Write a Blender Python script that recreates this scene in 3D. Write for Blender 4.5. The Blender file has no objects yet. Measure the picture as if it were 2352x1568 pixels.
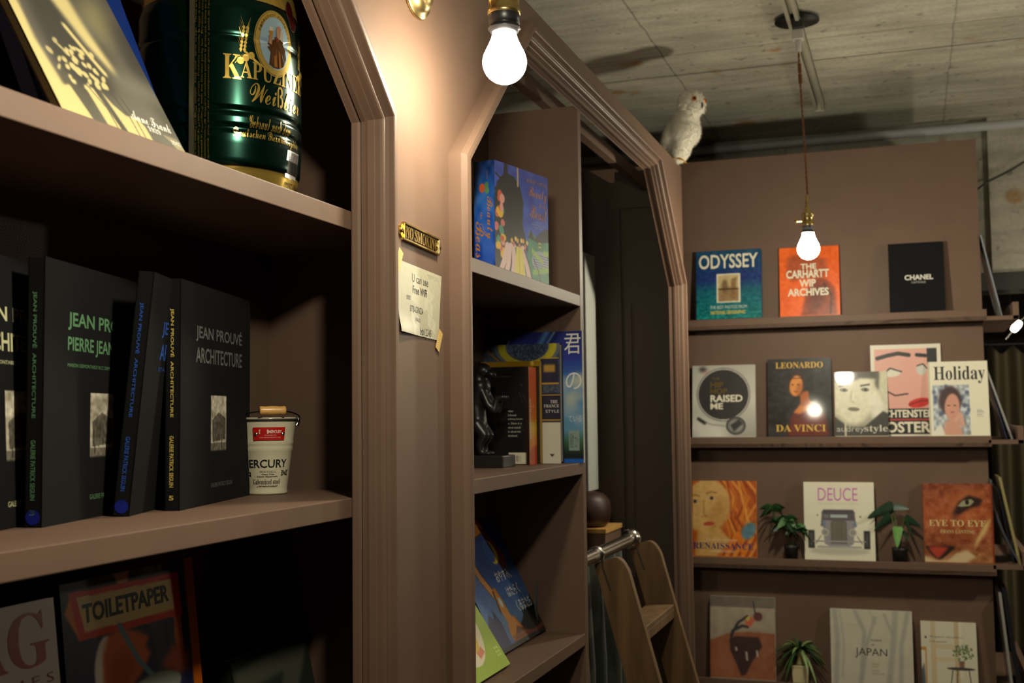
import bpy, bmesh, math, random
import numpy as np
from mathutils import Vector, Matrix, Euler
R = math.radians
SC = bpy.context.scene
COL = SC.collection
random.seed(7)
RNG = np.random.default_rng(7)

# ---------------------------------------------------------------- camera, world, exposure
cam_d = bpy.data.cameras.new('camera')
cam = bpy.data.objects.new('camera', cam_d)
COL.objects.link(cam)
_yaw, _pit, _rol = R(18.9275), R(3.7234), R(-0.6877)
_f = Vector((-math.sin(_yaw)*math.cos(_pit), math.cos(_yaw)*math.cos(_pit), math.sin(_pit)))
_r0 = Vector((math.cos(_yaw), math.sin(_yaw), 0)); _u0 = _r0.cross(_f)
_r = math.cos(_rol)*_r0 + math.sin(_rol)*_u0
_u = -math.sin(_rol)*_r0 + math.cos(_rol)*_u0
cam.matrix_world = Matrix(((_r.x, _u.x, -_f.x, .644), (_r.y, _u.y, -_f.y, 0), (_r.z, _u.z, -_f.z, 1.45), (0, 0, 0, 1)))
cam_d.sensor_width = 36
cam_d.lens = 2657.4/2352*36
cam_d.clip_start = .02
cam_d.dof.use_dof = True
cam_d.dof.focus_distance = 1.6
cam_d.dof.aperture_fstop = 9
SC.camera = cam
W = bpy.data.worlds.new('world'); SC.world = W
W.use_nodes = True
W.node_tree.nodes['Background'].inputs[0].default_value = (1, .85, .65, 1)
W.node_tree.nodes['Background'].inputs[1].default_value = .003
SC.view_settings.view_transform = 'Standard'
SC.view_settings.look = 'None'
SC.view_settings.exposure = 0
SC.view_settings.gamma = 1
SC.view_settings.use_curve_mapping = False
BULB = (1, .915, .69)
PENDANT_POWER = 600
SCONCE_POWER = 310
NECK = .3

# ---------------------------------------------------------------- helpers
def lin(c):
    c = np.asarray(c, float)/255.
    return np.where(c <= .04045, c/12.92, ((c+.055)/1.055)**2.4)

def tag(o, label=None, cat=None, group=None, kind=None):
    if label: o['label'] = label
    if cat: o['category'] = cat
    if group: o['group'] = group
    if kind: o['kind'] = kind
    return o

def empty(name, loc, label, cat, group=None, rot=(0, 0, 0)):
    o = bpy.data.objects.new(name, None)
    o.empty_display_size = .03
    COL.objects.link(o)
    o.location = loc; o.rotation_euler = rot
    return tag(o, label, cat, group)

def copy_tree(o, parent=None):
    c = o.copy(); COL.objects.link(c)
    if parent: c.parent = parent
    for ch in list(o.children): copy_tree(ch, c)
    return c

class MB:
    def __init__(s): s.V = []; s.F = []; s.C = []; s.M = []; s.n = 0; s.sm = []
    def add(s, V, F, col=(255, 255, 255), mi=0, smooth=False):
        V = np.asarray(V, float).reshape(-1, 3); F = [tuple(int(i)+s.n for i in f) for f in F]
        col = np.asarray(col, float)
        c = np.broadcast_to(lin(col), (len(V), 3)) if col.ndim == 1 else lin(col)
        s.V.append(V); s.C.append(c); s.F += F; s.M += [mi]*len(F); s.sm += [smooth]*len(F); s.n += len(V)
        return s
    def box(s, a, b, col=(255, 255, 255), mi=0, M=None, bev=0):
        (x0, y0, z0), (x1, y1, z1) = np.minimum(a, b), np.maximum(a, b)
        bm = bmesh.new(); bmesh.ops.create_cube(bm, size=1)
        bmesh.ops.scale(bm, vec=(x1-x0, y1-y0, z1-z0), verts=bm.verts)
        bmesh.ops.translate(bm, vec=((x0+x1)/2, (y0+y1)/2, (z0+z1)/2), verts=bm.verts)
        if bev: bmesh.ops.bevel(bm, geom=bm.edges[:], offset=bev, segments=2, profile=.5, affect='EDGES')
        if M is not None: bmesh.ops.transform(bm, matrix=M, verts=bm.verts)
        return s.bm(bm, col, mi)
    def bm(s, bm, col=(255, 255, 255), mi=0, smooth=False):
        bm.verts.index_update()
        s.add([v.co[:] for v in bm.verts], [[v.index for v in f.verts] for f in bm.faces], col, mi, smooth)
        bm.free(); return s
    def lathe(s, prof, seg=40, col=(255, 255, 255), mi=0, M=None, cap=True, smooth=True):
        n = len(prof); a = np.linspace(0, 2*math.pi, seg, endpoint=False)
        V = np.array([[r*math.cos(t), r*math.sin(t), z] for t in a for r, z in prof])
        F = [(i*n+j, ((i+1) % seg)*n+j, ((i+1) % seg)*n+j+1, i*n+j+1) for i in range(seg) for j in range(n-1)]
        if M is not None: V = np.array([(M @ Vector(v))[:] for v in V])
        colv = col
        if np.asarray(col).ndim == 2: colv = np.tile(np.asarray(col, float), (seg, 1))
        s.add(V, F, colv, mi, smooth)
        if cap:
            for k in (0, n-1):
                if prof[k][0] > 1e-6:
                    ring = [i*n+k for i in range(seg)]
                    s.add(V[ring], [list(range(seg))[::(-1 if k == 0 else 1)]], np.asarray(colv)[k] if np.asarray(colv).ndim == 2 else col, mi)
        return s
    def tube(s, pts, r, seg=10, col=(255, 255, 255), mi=0, cap=True):
        pts = [Vector(p) for p in pts]; n = len(pts); rr = r if hasattr(r, '__len__') else [r]*n
        V = []; up = None
        for i, p in enumerate(pts):
            t = (pts[min(i+1, n-1)]-pts[max(i-1, 0)]).normalized()
            if up is None: up = t.orthogonal().normalized()
            up = (up - t*up.dot(t)).normalized(); sd = t.cross(up)
            for k in range(seg):
                a = 2*math.pi*k/seg; V.append((p+up*math.cos(a)*rr[i]+sd*math.sin(a)*rr[i])[:])
        F = [(i*seg+k, i*seg+(k+1) % seg, (i+1)*seg+(k+1) % seg, (i+1)*seg+k) for i in range(n-1) for k in range(seg)]
        s.add(V, F, col, mi, True)
        if cap: s.add(V[:seg], [list(range(seg))[::-1]], col, mi); s.add(V[-seg:], [list(range(seg))], col, mi)
        return s
    def prism(s, poly, d0, d1, axis=0, col=(255, 255, 255), mi=0):
        """polygon in the two other axes, extruded along axis from d0 to d1"""
        o = [i for i in range(3) if i != axis]; n = len(poly); V = []
        for d in (d0, d1):
            for p in poly:
                v = [0, 0, 0]; v[axis] = d; v[o[0]], v[o[1]] = p; V.append(v)
        F = [list(range(n))[::-1], list(range(n, 2*n))]+[(i, (i+1) % n, n+(i+1) % n, n+i) for i in range(n)]
        bm = bmesh.new(); vs = [bm.verts.new(v) for v in V]
        for f in F: bm.faces.new([vs[i] for i in f])
        bmesh.ops.recalc_face_normals(bm, faces=bm.faces)
        return s.bm(bm, col, mi)
    def art(s, cv, face, off=.0003, mi=0):
        a = cv.final(); h, w, _ = a.shape
        us = (np.arange(w))/(w-1); vs = (np.arange(h))/(h-1)
        U, Vv = np.meshgrid(us, vs)
        P = face.pts(U.ravel(), Vv.ravel(), off)
        i = np.arange(h*w).reshape(h, w)
        F = np.stack([i[:-1, :-1], i[1:, :-1], i[1:, 1:], i[:-1, 1:]], -1).reshape(-1, 4)
        s.add(P, F.tolist(), np.clip(a.reshape(-1, 3), 0, 255), mi, True); return s
    def text(s, body, face, rect, col, style='sans', rot=0, off=.0006, mi=0, keep=False, shear=0):
        """fit a text into rect (u0,v0,u1,v1) of a face (v runs down); rot 90 = reads downward"""
        V, F = text2d(body, style)
        V = V.copy()
        if shear: V[:, 0] += shear*V[:, 1]; V[:, 0] = (V[:, 0]-V[:, 0].min())/np.ptp(V[:, 0])
        u0, v0, u1, v1 = rect
        if rot == 90: U = u0+V[:, 1]*(u1-u0); Q = v0+V[:, 0]*(v1-v0)
        elif rot == -90: U = u1-V[:, 1]*(u1-u0); Q = v1-V[:, 0]*(v1-v0)
        else: U = u0+V[:, 0]*(u1-u0); Q = v1-V[:, 1]*(v1-v0)
        s.add(face.pts(U, Q, off), F, col, mi); return s
    def build(s, name, mats, parent=None, tagv=None):
        me = bpy.data.meshes.new(name)
        V = np.concatenate(s.V); C = np.concatenate(s.C)
        me.from_pydata(V.tolist(), [], s.F)
        at = me.color_attributes.new('Col', 'FLOAT_COLOR', 'POINT')
        at.data.foreach_set('color', np.concatenate([C, np.ones((len(C), 1))], 1).astype(np.float32).ravel())
        for m in (mats if isinstance(mats, (list, tuple)) else [mats]): me.materials.append(m)
        me.polygons.foreach_set('material_index', s.M)
        me.polygons.foreach_set('use_smooth', s.sm)
        me.update()
        o = bpy.data.objects.new(name, me); COL.objects.link(o)
        if parent: o.parent = parent
        return o

class Face:
    """flat face: O is the top-left corner, ex spans the width, ey spans the height downward"""
    def __init__(s, O, ex, ey):
        s.O, s.ex, s.ey = (np.array(v, float) for v in (O, ex, ey))
        n = np.cross(s.ey, s.ex); s.n = n/np.linalg.norm(n)
    def pts(s, U, V, off): return s.O+np.outer(U, s.ex)+np.outer(V, s.ey)+s.n*off
class FuncFace:
    def __init__(s, f): s.f = f
    def pts(s, U, V, off): return s.f(np.asarray(U, float), np.asarray(V, float), off)

_TX = {}
def text2d(body, style):
    k = (body, style)
    if k in _TX: return _TX[k]
    t = body
    def mp(up, lo, dig=None):
        return ''.join(chr(up+ord(ch)-65) if 'A' <= ch <= 'Z' else chr(lo+ord(ch)-97) if 'a' <= ch <= 'z' else chr(dig+ord(ch)-48) if dig and '0' <= ch <= '9' else ch for ch in body)
    if style == 'serif': t = mp(0x1D400, 0x1D41A, 0x1D7CE)
    if style == 'script': t = mp(0x1D4D0, 0x1D4EA)
    c = bpy.data.curves.new('tmp_text', 'FONT'); c.body = t; c.size = 1; c.resolution_u = 3; c.fill_mode = 'FRONT'
    if style == 'bold': c.offset = .018
    if style == 'heavy': c.offset = .03
    o = bpy.data.objects.new('tmp_text', c); COL.objects.link(o); bpy.context.view_layer.update()
    me = bpy.data.meshes.new_from_object(o.evaluated_get(bpy.context.evaluated_depsgraph_get()))
    V = np.array([v.co[:2] for v in me.vertices]); F = [tuple(p.vertices) for p in me.polygons if p.normal.z > 0 or True]
    bpy.data.objects.remove(o); bpy.data.curves.remove(c); bpy.data.meshes.remove(me)
    lo = V.min(0); V = (V-lo)/np.maximum(V.max(0)-lo, 1e-6)
    _TX[k] = (V, F); return _TX[k]

class Cv:
    """small painter for printed covers: colours 0-255, x right, y down, both 0..1"""
    def __init__(s, w, h, bg=(255, 255, 255)):
        s.w, s.h = w*2, h*2
        s.a = np.empty((s.h, s.w, 3)); s.a[:] = bg
        s.X, s.Y = np.meshgrid((np.arange(s.w)+.5)/s.w, (np.arange(s.h)+.5)/s.h)
    def final(s): return s.a.reshape(s.h//2, 2, s.w//2, 2, 3).mean((1, 3))
    def blur(s, m, soft):
        k = int(soft*s.w)
        for _ in range(2):
            if k < 1: break
            for ax in (0, 1):
                p = np.pad(m, [(k, k) if i == ax else (0, 0) for i in (0, 1)], 'edge'); c = np.cumsum(p, ax)
                c = np.concatenate([np.zeros_like(np.take(c, [0], ax)), c], ax)
                n = m.shape[ax]; m = (np.take(c, range(2*k+1, 2*k+1+n), ax)-np.take(c, range(0, n), ax))/(2*k+1)
        return m
    def mix(s, m, col, al=1): m = np.asarray(m, float)[..., None]*al; s.a = s.a*(1-m)+np.asarray(col, float)*m; return s
    def rect(s, x0, y0, x1, y1, col, soft=0, al=1): return s.mix(s.blur(((s.X >= x0) & (s.X <= x1) & (s.Y >= y0) & (s.Y <= y1)).astype(float), soft), col, al)
    def ell(s, cx, cy, rx, ry, col, rot=0, soft=0, al=1):
        asp = s.h/s.w; dx = s.X-cx; dy = (s.Y-cy)*asp; c, n = math.cos(R(rot)), math.sin(R(rot))
        m = ((dx*c+dy*n)/rx)**2+((-dx*n+dy*c)/(ry*asp))**2 <= 1
        return s.mix(s.blur(m.astype(float), soft), col, al)
    def pmask(s, pts):
        m = np.zeros((s.h, s.w), bool); n = len(pts)
        for i in range(n):
            x0, y0 = pts[i]; x1, y1 = pts[(i+1) % n]
            if y0 == y1: continue
            cr = ((s.Y > y0) != (s.Y > y1)) & (s.X < (x1-x0)*(s.Y-y0)/(y1-y0)+x0); m ^= cr
        return m.astype(float)
    def poly(s, pts, col, soft=0, al=1): return s.mix(s.blur(s.pmask(pts), soft), col, al)
    def line(s, pts, wd, col, soft=0, al=1):
        asp = s.h/s.w; d = np.full((s.h, s.w), 9.)
        for (x0, y0), (x1, y1) in zip(pts[:-1], pts[1:]):
            ax, ay = x1-x0, (y1-y0)*asp; L = ax*ax+ay*ay+1e-12
            t = np.clip(((s.X-x0)*ax+(s.Y-y0)*asp*ay)/L, 0, 1)
            d = np.minimum(d, np.hypot(s.X-x0-t*ax, (s.Y-y0)*asp-t*ay))
        return s.mix(s.blur((d <= wd/2).astype(float), soft), col, al)
    def vgrad(s, stops, x0=0, x1=1):
        ys = [p for p, _ in stops]; cs = np.array([c for _, c in stops], float)
        g = np.stack([np.interp(s.Y[:, 0], ys, cs[:, k]) for k in range(3)], -1)[:, None, :]
        m = ((s.X >= x0) & (s.X <= x1))[..., None]; s.a = np.where(m, np.broadcast_to(g, s.a.shape), s.a); return s
    def noise(s, amp, nx, ny, mask=None, seed=1):
        r = np.random.default_rng(seed).random((ny+2, nx+2)); x = s.X*nx; y = s.Y*ny
        i, j = x.astype(int), y.astype(int); fx, fy = x-i, y-j; fx = fx*fx*(3-2*fx); fy = fy*fy*(3-2*fy)
        v = (r[j, i]*(1-fx)+r[j, i+1]*fx)*(1-fy)+(r[j+1, i]*(1-fx)+r[j+1, i+1]*fx)*fy
        d = ((v-.5)*2*amp)[..., None]; s.a = s.a+(d if mask is None else d*mask[..., None]); return s

# ---------------------------------------------------------------- materials
def mat(name, base=(.5, .5, .5), rough=.5, metal=0, vcol=False, bump=0, bscale=200, vary=0, vscale=8, coat=0, emit=None, spec=.5, sheen=0, stretch=None):
    m = bpy.data.materials.new(name); m.use_nodes = True; nt = m.node_tree; b = nt.nodes['Principled BSDF']
    b.inputs['Roughness'].default_value = rough; b.inputs['Metallic'].default_value = metal
    b.inputs['Specular IOR Level'].default_value = spec
    if coat: b.inputs['Coat Weight'].default_value = coat; b.inputs['Coat Roughness'].default_value = .06
    if sheen: b.inputs['Sheen Weight'].default_value = sheen
    tc = nt.nodes.new('ShaderNodeTexCoord'); src = tc.outputs['Object']
    if stretch:
        mp = nt.nodes.new('ShaderNodeMapping'); mp.inputs['Scale'].default_value = stretch
        nt.links.new(src, mp.inputs[0]); src = mp.outputs[0]
    if vcol:
        at = nt.nodes.new('ShaderNodeAttribute'); at.attribute_name = 'Col'; out = at.outputs['Color']
    else:
        rgb = nt.nodes.new('ShaderNodeRGB'); rgb.outputs[0].default_value = (*base, 1); out = rgb.outputs[0]
    if vary:
        n = nt.nodes.new('ShaderNodeTexNoise'); n.inputs['Scale'].default_value = vscale; n.inputs['Detail'].default_value = 5
        nt.links.new(src, n.inputs['Vector'])
        r = nt.nodes.new('ShaderNodeMapRange'); r.inputs['From Min'].default_value = .3; r.inputs['From Max'].default_value = .7
        r.inputs['To Min'].default_value = 1-vary; r.inputs['To Max'].default_value = 1+vary
        nt.links.new(n.outputs[0], r.inputs[0])
        mx = nt.nodes.new('ShaderNodeVectorMath'); mx.operation = 'SCALE'
        nt.links.new(out, mx.inputs[0]); nt.links.new(r.outputs[0], mx.inputs['Scale']); out = mx.outputs[0]
    nt.links.new(out, b.inputs['Base Color'])
    if bump:
        n = nt.nodes.new('ShaderNodeTexNoise'); n.inputs['Scale'].default_value = bscale; n.inputs['Detail'].default_value = 3
        nt.links.new(src, n.inputs['Vector'])
        bp = nt.nodes.new('ShaderNodeBump'); bp.inputs['Strength'].default_value = bump; bp.inputs['Distance'].default_value = .002
        nt.links.new(n.outputs[0], bp.inputs['Height']); nt.links.new(bp.outputs[0], b.inputs['Normal'])
    if emit:
        b.inputs['Emission Color'].default_value = (*BULB, 1); b.inputs['Emission Strength'].default_value = emit
    return m

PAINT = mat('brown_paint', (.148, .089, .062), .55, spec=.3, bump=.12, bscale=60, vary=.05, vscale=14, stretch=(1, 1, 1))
PAINT_RECESS = mat('brown_paint_recess_shade', (.11, .067, .048), .6, spec=.25, bump=.1, bscale=80, vary=.05)  # same brown paint, darkened to put recess shade into the colour
SHADEPAINT = mat('shade_darkened_brown_paint', (.055, .034, .024), .6, bump=.1, bscale=60, vary=.06)  # brown paint darkened: shade of passage and unseen walls sits in the colour
PRINT = mat('printed_satin', rough=.42, vcol=True)
GLOSS = mat('printed_gloss', rough=.38, spec=.25, vcol=True, coat=.45)
CLOTHP = mat('printed_cloth', rough=.8, spec=.12, vcol=True, bump=.35, bscale=1500)
PMETAL = mat('printed_metal', rough=.2, metal=.85, vcol=True)
PLAIN = mat('plain_coloured', rough=.5, vcol=True)
PAGES = mat('paper_pages', (.62, .58, .46), .85, bump=.5, bscale=900, stretch=(1, 30, 1))
BRASS = mat('aged_brass', (.55, .40, .16), .28, 1, vary=.25, vscale=40)
SIGNBRASS = mat('sign_brass', (.72, .50, .14), .22, 1, vary=.25, vscale=90)
BLACK = mat('black_enamel', (.012, .011, .012), .35)
BLACKP = mat('black_plastic', (.02, .02, .02), .45)
CHROME = mat('chrome', (.55, .53, .5), .18, 1)
STEELDK = mat('dark_wire', (.1, .1, .1), .3, 1)
WHITEP = mat('white_plastic', (.7, .69, .64), .4)
ENAMEL = mat('white_enamel', rough=.22, vcol=True, coat=.2)
WOOD = mat('ladder_wood', (.15, .082, .034), .45, vary=.35, vscale=5, bump=.15, bscale=40, stretch=(8, 8, 1))
PALEWOOD = mat('turned_wood', (.60, .33, .10), .35, vary=.15, vscale=30)
LEAF = mat('leaf', rough=.45, vcol=True, vary=.12, vscale=60)
FEATHER = mat('white_plumage', (.74, .70, .60), .9, vary=.06, vscale=60, sheen=.3)
CORD = mat('braided_cord', (.22, .085, .03), .8, bump=.8, bscale=500)
CURTAIN = mat('green_curtain', (.035, .045, .036), .38, vary=.2, vscale=20, sheen=.2)
CONDUIT = mat('pale_conduit', (.62, .63, .66), .45)
GREYPOST = mat('grey_post_paint', (.42, .43, .40), .5)
BEIGE = mat('beige_rail', (.48, .46, .36), .4)
SOIL = mat('dark_soil', (.03, .02, .013), .95, bump=1, bscale=150)
def bulb_glass(name, p): # diffuser dome and the dimmer collar around its driver
    return [mat(name+'_dome', (.9, .9, .9), .4, emit=p), mat(name+'_collar', (.9, .9, .9), .4, emit=p*NECK)]
BULB_P = bulb_glass('pendant_bulb', PENDANT_POWER)
BULB_D = bulb_glass('dim_pendant_bulb', 400)
BULB_S = bulb_glass('sconce_bulb', SCONCE_POWER)
FARLAMP = mat('far_lamp_glass', (.9, .9, .9), .4, emit=12)

def concrete(name, base, lines_y=(), lines_x=()):
    m = mat(name, base, .85); nt = m.node_tree; b = nt.nodes['Principled BSDF']
    L = nt.links.new; tc = nt.nodes.new('ShaderNodeTexCoord')
    def noise(sc, det, dist=0, vec=None):
        n = nt.nodes.new('ShaderNodeTexNoise'); n.inputs['Scale'].default_value = sc; n.inputs['Detail'].default_value = det
        n.inputs['Distortion'].default_value = dist; L(vec or tc.outputs['Object'], n.inputs['Vector']); return n.outputs[0]
    def ramp(src, a, b_, lo, hi):
        r = nt.nodes.new('ShaderNodeMapRange'); r.inputs[1].default_value = a; r.inputs[2].default_value = b_
        r.inputs[3].default_value = lo; r.inputs[4].default_value = hi; L(src, r.inputs[0]); return r.outputs[0]
    def mul(a, c):
        q = nt.nodes.new('ShaderNodeMath'); q.operation = 'MULTIPLY'; L(a, q.inputs[0]); L(c, q.inputs[1]); return q.outputs[0]
    mp = nt.nodes.new('ShaderNodeMapping'); mp.inputs['Scale'].default_value = (1.2, 7, 7); L(tc.outputs['Object'], mp.inputs[0])
    v = mul(ramp(noise(2.2, 6, .6), .3, .7, .72, 1.12), ramp(noise(3, 5, .3, mp.outputs[0]), .35, .65, .82, 1.08))
    v = mul(v, ramp(noise(26, 4), .3, .36, .6, 1))
    v = mul(v, ramp(noise(70, 3), .3, .7, .9, 1.08))
    sep = nt.nodes.new('ShaderNodeSeparateXYZ')
    dn = nt.nodes.new('ShaderNodeTexNoise'); dn.inputs['Scale'].default_value = 9; dn.inputs['Detail'].default_value = 4
    L(tc.outputs['Object'], dn.inputs['Vector'])
    mixv = nt.nodes.new('ShaderNodeVectorMath'); mixv.operation = 'MULTIPLY_ADD'
    L(dn.outputs['Color'], mixv.inputs[0]); mixv.inputs[1].default_value = (.014, .014, .014); L(tc.outputs['Object'], mixv.inputs[2])
    L(mixv.outputs[0], sep.inputs[0])
    for ax, vals in ((0, lines_x), (1, lines_y)):
        for p, wd, dk in vals:
            s_ = nt.nodes.new('ShaderNodeMath'); s_.operation = 'SUBTRACT'; L(sep.outputs[ax], s_.inputs[0]); s_.inputs[1].default_value = p+.007
            a_ = nt.nodes.new('ShaderNodeMath'); a_.operation = 'ABSOLUTE'; L(s_.outputs[0], a_.inputs[0])
            v = mul(v, ramp(a_.outputs[0], wd*.4, wd, dk, 1))
    # rusty stains
    st = ramp(noise(5.5, 2), .66, .73, 0, 1)
    mx = nt.nodes.new('ShaderNodeMix'); mx.data_type = 'RGBA'
    L(st, mx.inputs[0]); mx.inputs[6].default_value = (*base, 1); mx.inputs[7].default_value = (base[0]*.8, base[1]*.55, base[2]*.35, 1)
    vm = nt.nodes.new('ShaderNodeVectorMath'); vm.operation = 'SCALE'
    L(mx.outputs[2], vm.inputs[0]); L(v, vm.inputs['Scale']); L(vm.outputs[0], b.inputs['Base Color'])
    bp = nt.nodes.new('ShaderNodeBump'); bp.inputs['Strength'].default_value = .3; bp.inputs['Distance'].default_value = .01
    L(v, bp.inputs['Height']); L(bp.outputs[0], b.inputs['Normal'])
    return m
CEIL = concrete('ceiling_concrete', (.62, .59, .48), [(3.74, .007, .35), (3.52, .005, .6), (2.6, .006, .55)], [(-.055, .004, .6), (.80, .004, .7), (-1.0, .005, .6)])
CONC = concrete('wall_concrete', (.50, .48, .40), [], [(.2, .005, .7)])
FLOORM = mat('floor_boards', (.07, .045, .03), .5, vary=.3, vscale=4, stretch=(8, 1, 1))

# ---------------------------------------------------------------- the setting
def struct(mb, name, m, kind='structure'):
    o = mb.build(name, m); o['kind'] = kind; return o
struct(MB().box((-3, -2.6, -.05), (3.2, 9, 0)), 'floor', FLOORM)
struct(MB().box((-3, -2.6, 2.57), (3.2, 4.85, 2.67)), 'ceiling', CEIL)
struct(MB().box((-3, 4.85, 2.62), (3.2, 9, 2.72)), 'ceiling_beyond', CONC)
struct(MB().box((-3, 4.75, 1.97), (3.2, 4.85, 2.57)).box((-3, 4.75, 0), (.87, 4.85, 1.97)), 'wall_back', CONC)
struct(MB().box((.955, 4.71, 1.97), (3.2, 4.75, 2.57)), 'trim_pilaster', CONC)
struct(MB().box((.86, 4.70, 1.905), (3.2, 4.86, 1.972)), 'trim_lintel', BLACKP)
struct(MB().box((2.6, -2.6, 0), (2.7, 9, 2.62)), 'wall_right', SHADEPAINT)
struct(MB().box((-3, -2.6, 0), (2.7, -2.5, 2.57)), 'wall_near', SHADEPAINT)
struct(MB().box((-1.3, -2.6, 0), (-1.2, 3.49, 2.2)), 'wall_passage', SHADEPAINT)
struct(MB().box((.5, 8.3, 0), (3.2, 8.4, 2.62)), 'wall_far', SHADEPAINT)

# front panel with the two eight-sided openings
TOP = 2.212
def arch(y0, y1, w):
    """outline of an opening: outer casing polygon moved inward by w"""
    k, b, zt = 1.845, .340, 2.157
    P = [(y0, 0), (y0, k), (y0+b, zt), (y1-b, zt), (y1, k), (y1, 0)]
    if w == 0: return P
    out = []
    for i, p in enumerate(P):
        if i == 0: out.append((p[0]+w, 0)); continue
        if i == len(P)-1: out.append((p[0]-w, 0)); continue
        a, c = P[i-1], P[i+1]
        d1 = Vector((p[0]-a[0], p[1]-a[1])).normalized(); d2 = Vector((c[0]-p[0], c[1]-p[1])).normalized()
        n1 = Vector((d1.y, -d1.x)); n2 = Vector((d2.y, -d2.x)); m = (n1+n2).normalized(); q = w/m.dot(n1)
        out.append((p[0]+m.x*q, p[1]+m.y*q))
    return out
A1 = (-.46, 1.354); A2 = (1.594, 3.406)
WO = .041
def panel():
    mb = MB(); ys = sorted({-2.5, 3.505} | {p[0] for a in (A1, A2) for p in arch(*a, WO)})
    def op(y):
        for a in (A1, A2):
            P = arch(*a, WO)
            if P[0][0]-1e-9 <= y <= P[-1][0]+1e-9:
                for (ya, za), (yb, zb) in zip(P[1:4], P[2:5]):
                    if ya-1e-9 <= y <= yb+1e-9: return za+(zb-za)*(y-ya)/(yb-ya)
        return None
    for ya, yb in zip(ys[:-1], ys[1:]):
        mid = op((ya+yb)/2)
        za, zb = (op(ya+1e-6), op(yb-1e-6)) if mid else (0, 0)
        V = [(x, y, z) for x in (-.006, 0) for y, z in ((ya, za), (yb, zb), (yb, TOP), (ya, TOP))]
        mb.add(V, [(0, 3, 2, 1), (4, 5, 6, 7), (3, 7, 6, 2), (0, 1, 5, 4)])
        if not mid or abs(ya-arch(*A1, WO)[0][0]) < 1: pass
    for a in (A1, A2):
        P = arch(*a, WO)
        for y in (P[0][0], P[-1][0]):
            k = P[1][1]; mb.add([(-.006, y, 0), (0, y, 0), (0, y, k), (-.006, y, k)], [(0, 1, 2, 3)])
    mb.add([(-.03, 3.505, 0), (0, 3.505, 0), (0, 3.505, TOP), (-.03, 3.505, TOP)], [(0, 1, 2, 3)])
    return mb
struct(panel(), 'wall_left', PAINT)

PROF = [(0, 0), (0, .020), (.0015, .0245), (.005, .0285), (.010, .0300), (.0165, .0300), (.018, .0290), (.019, .0225), (.0205, .0180), (.0222, .0165), (.0235, .0175), (.0245, .0195), (.0262, .0206), (.0288, .0206), (.0308, .0192), (.0318, .0160),
        (.0325, .0095), (.0335, .0085), (.0345, .0015), (.0352, -.0030), (.0368, -.0040), (.0374, -.0060), (.040, -.0120), (.041, -.0185), (.044, -.0185)]
def casing(a):
    rings = []
    for w, h in PROF: rings.append([(h, y, z) for y, z in arch(*a, w)])
    n = len(rings); m = 6; mb = MB()
    for i in range(n-1):
        for j in range(m-1):
            mb.add([rings[i][j], rings[i][j+1], rings[i+1][j+1], rings[i+1][j]], [(0, 1, 2, 3)])
    return mb
struct(casing(A1), 'trim_1', PAINT)
struct(casing(A2), 'trim_2', PAINT)
# passage behind the second opening
struct(MB().prism([(0-.031, 0), (-.031, 2.2), (-.198, 2.2), (-.198, 2.168), (-.212, 2.168), (-.30, 2.225), (-1.2, 2.225), (-1.2, 0)], 3.45, 3.485, axis=1), 'wall_end', SHADEPAINT)
struct(MB().box((-.181, 3.44, 2.084), (-.035, 3.45, 2.115)).box((-.215, 3.44, 0), (-.181, 3.45, 2.115)).box((-.171, 3.444, 0), (-.152, 3.45, 1.79)), 'trim_3', SHADEPAINT)
struct(MB().box((-.112, 1.70, 2.135), (-.09, 3.44, 2.168)), 'trim_4', PAINT)

# ---------------------------------------------------------------- bookcase behind the first opening
def part(mb, name, m, par, loc): # parts are modelled in world space, then moved under their thing
    o = mb.build(name, m); o.data.transform(Matrix.Translation(-Vector(loc))); o.parent = par; return o
t = empty('bookcase', (-.1, .5, 0), 'brown built-in bookcase behind the near eight-sided opening, holding the green keg', 'bookcase')
L1 = (-.1, .5, 0)
part(MB().box((-.242, -.45, 0), (-.234, 1.49, 2.17)), 'back_panel', PAINT_RECESS, t, L1)
part(MB().box((-.234, 1.474, 0), (-.020, 1.494, 2.17)), 'side_panel', PAINT_RECESS, t, L1)
part(MB().box((-.234, -.47, 0), (-.020, -.45, 2.17)), 'side_panel', PAINT_RECESS, t, L1)
part(MB().box((-.242, -.47, 2.17), (-.020, 1.494, 2.19)), 'top_panel', PAINT_RECESS, t, L1)
for zt in (1.7129, 1.351, .992, .63, .27):
    part(MB().box((-.234, -.45, zt-.0242), (-.0195, 1.474, zt), bev=.0012), 'shelf', PAINT, t, L1)
t = empty('bookcase', (-.1, 2.0, 0), 'narrow brown bookcase inside the far eight-sided opening beside the ladder passage', 'bookcase')
L2 = (-.1, 2.0, 0)
part(MB().box((-.234, 1.58, 0), (-.226, 2.415, 2.123)), 'back_panel', PAINT_RECESS, t, L2)
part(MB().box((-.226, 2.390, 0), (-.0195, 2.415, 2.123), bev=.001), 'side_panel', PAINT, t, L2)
part(MB().box((-.226, 1.58, 0), (-.020, 1.60, 2.123)), 'side_panel', PAINT_RECESS, t, L2)
for zt in (1.709, 1.351, .992, .63):
    part(MB().box((-.226, 1.60, zt-.0242), (-.0197, 2.390, zt), bev=.0012), 'shelf', PAINT, t, L2)

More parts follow.
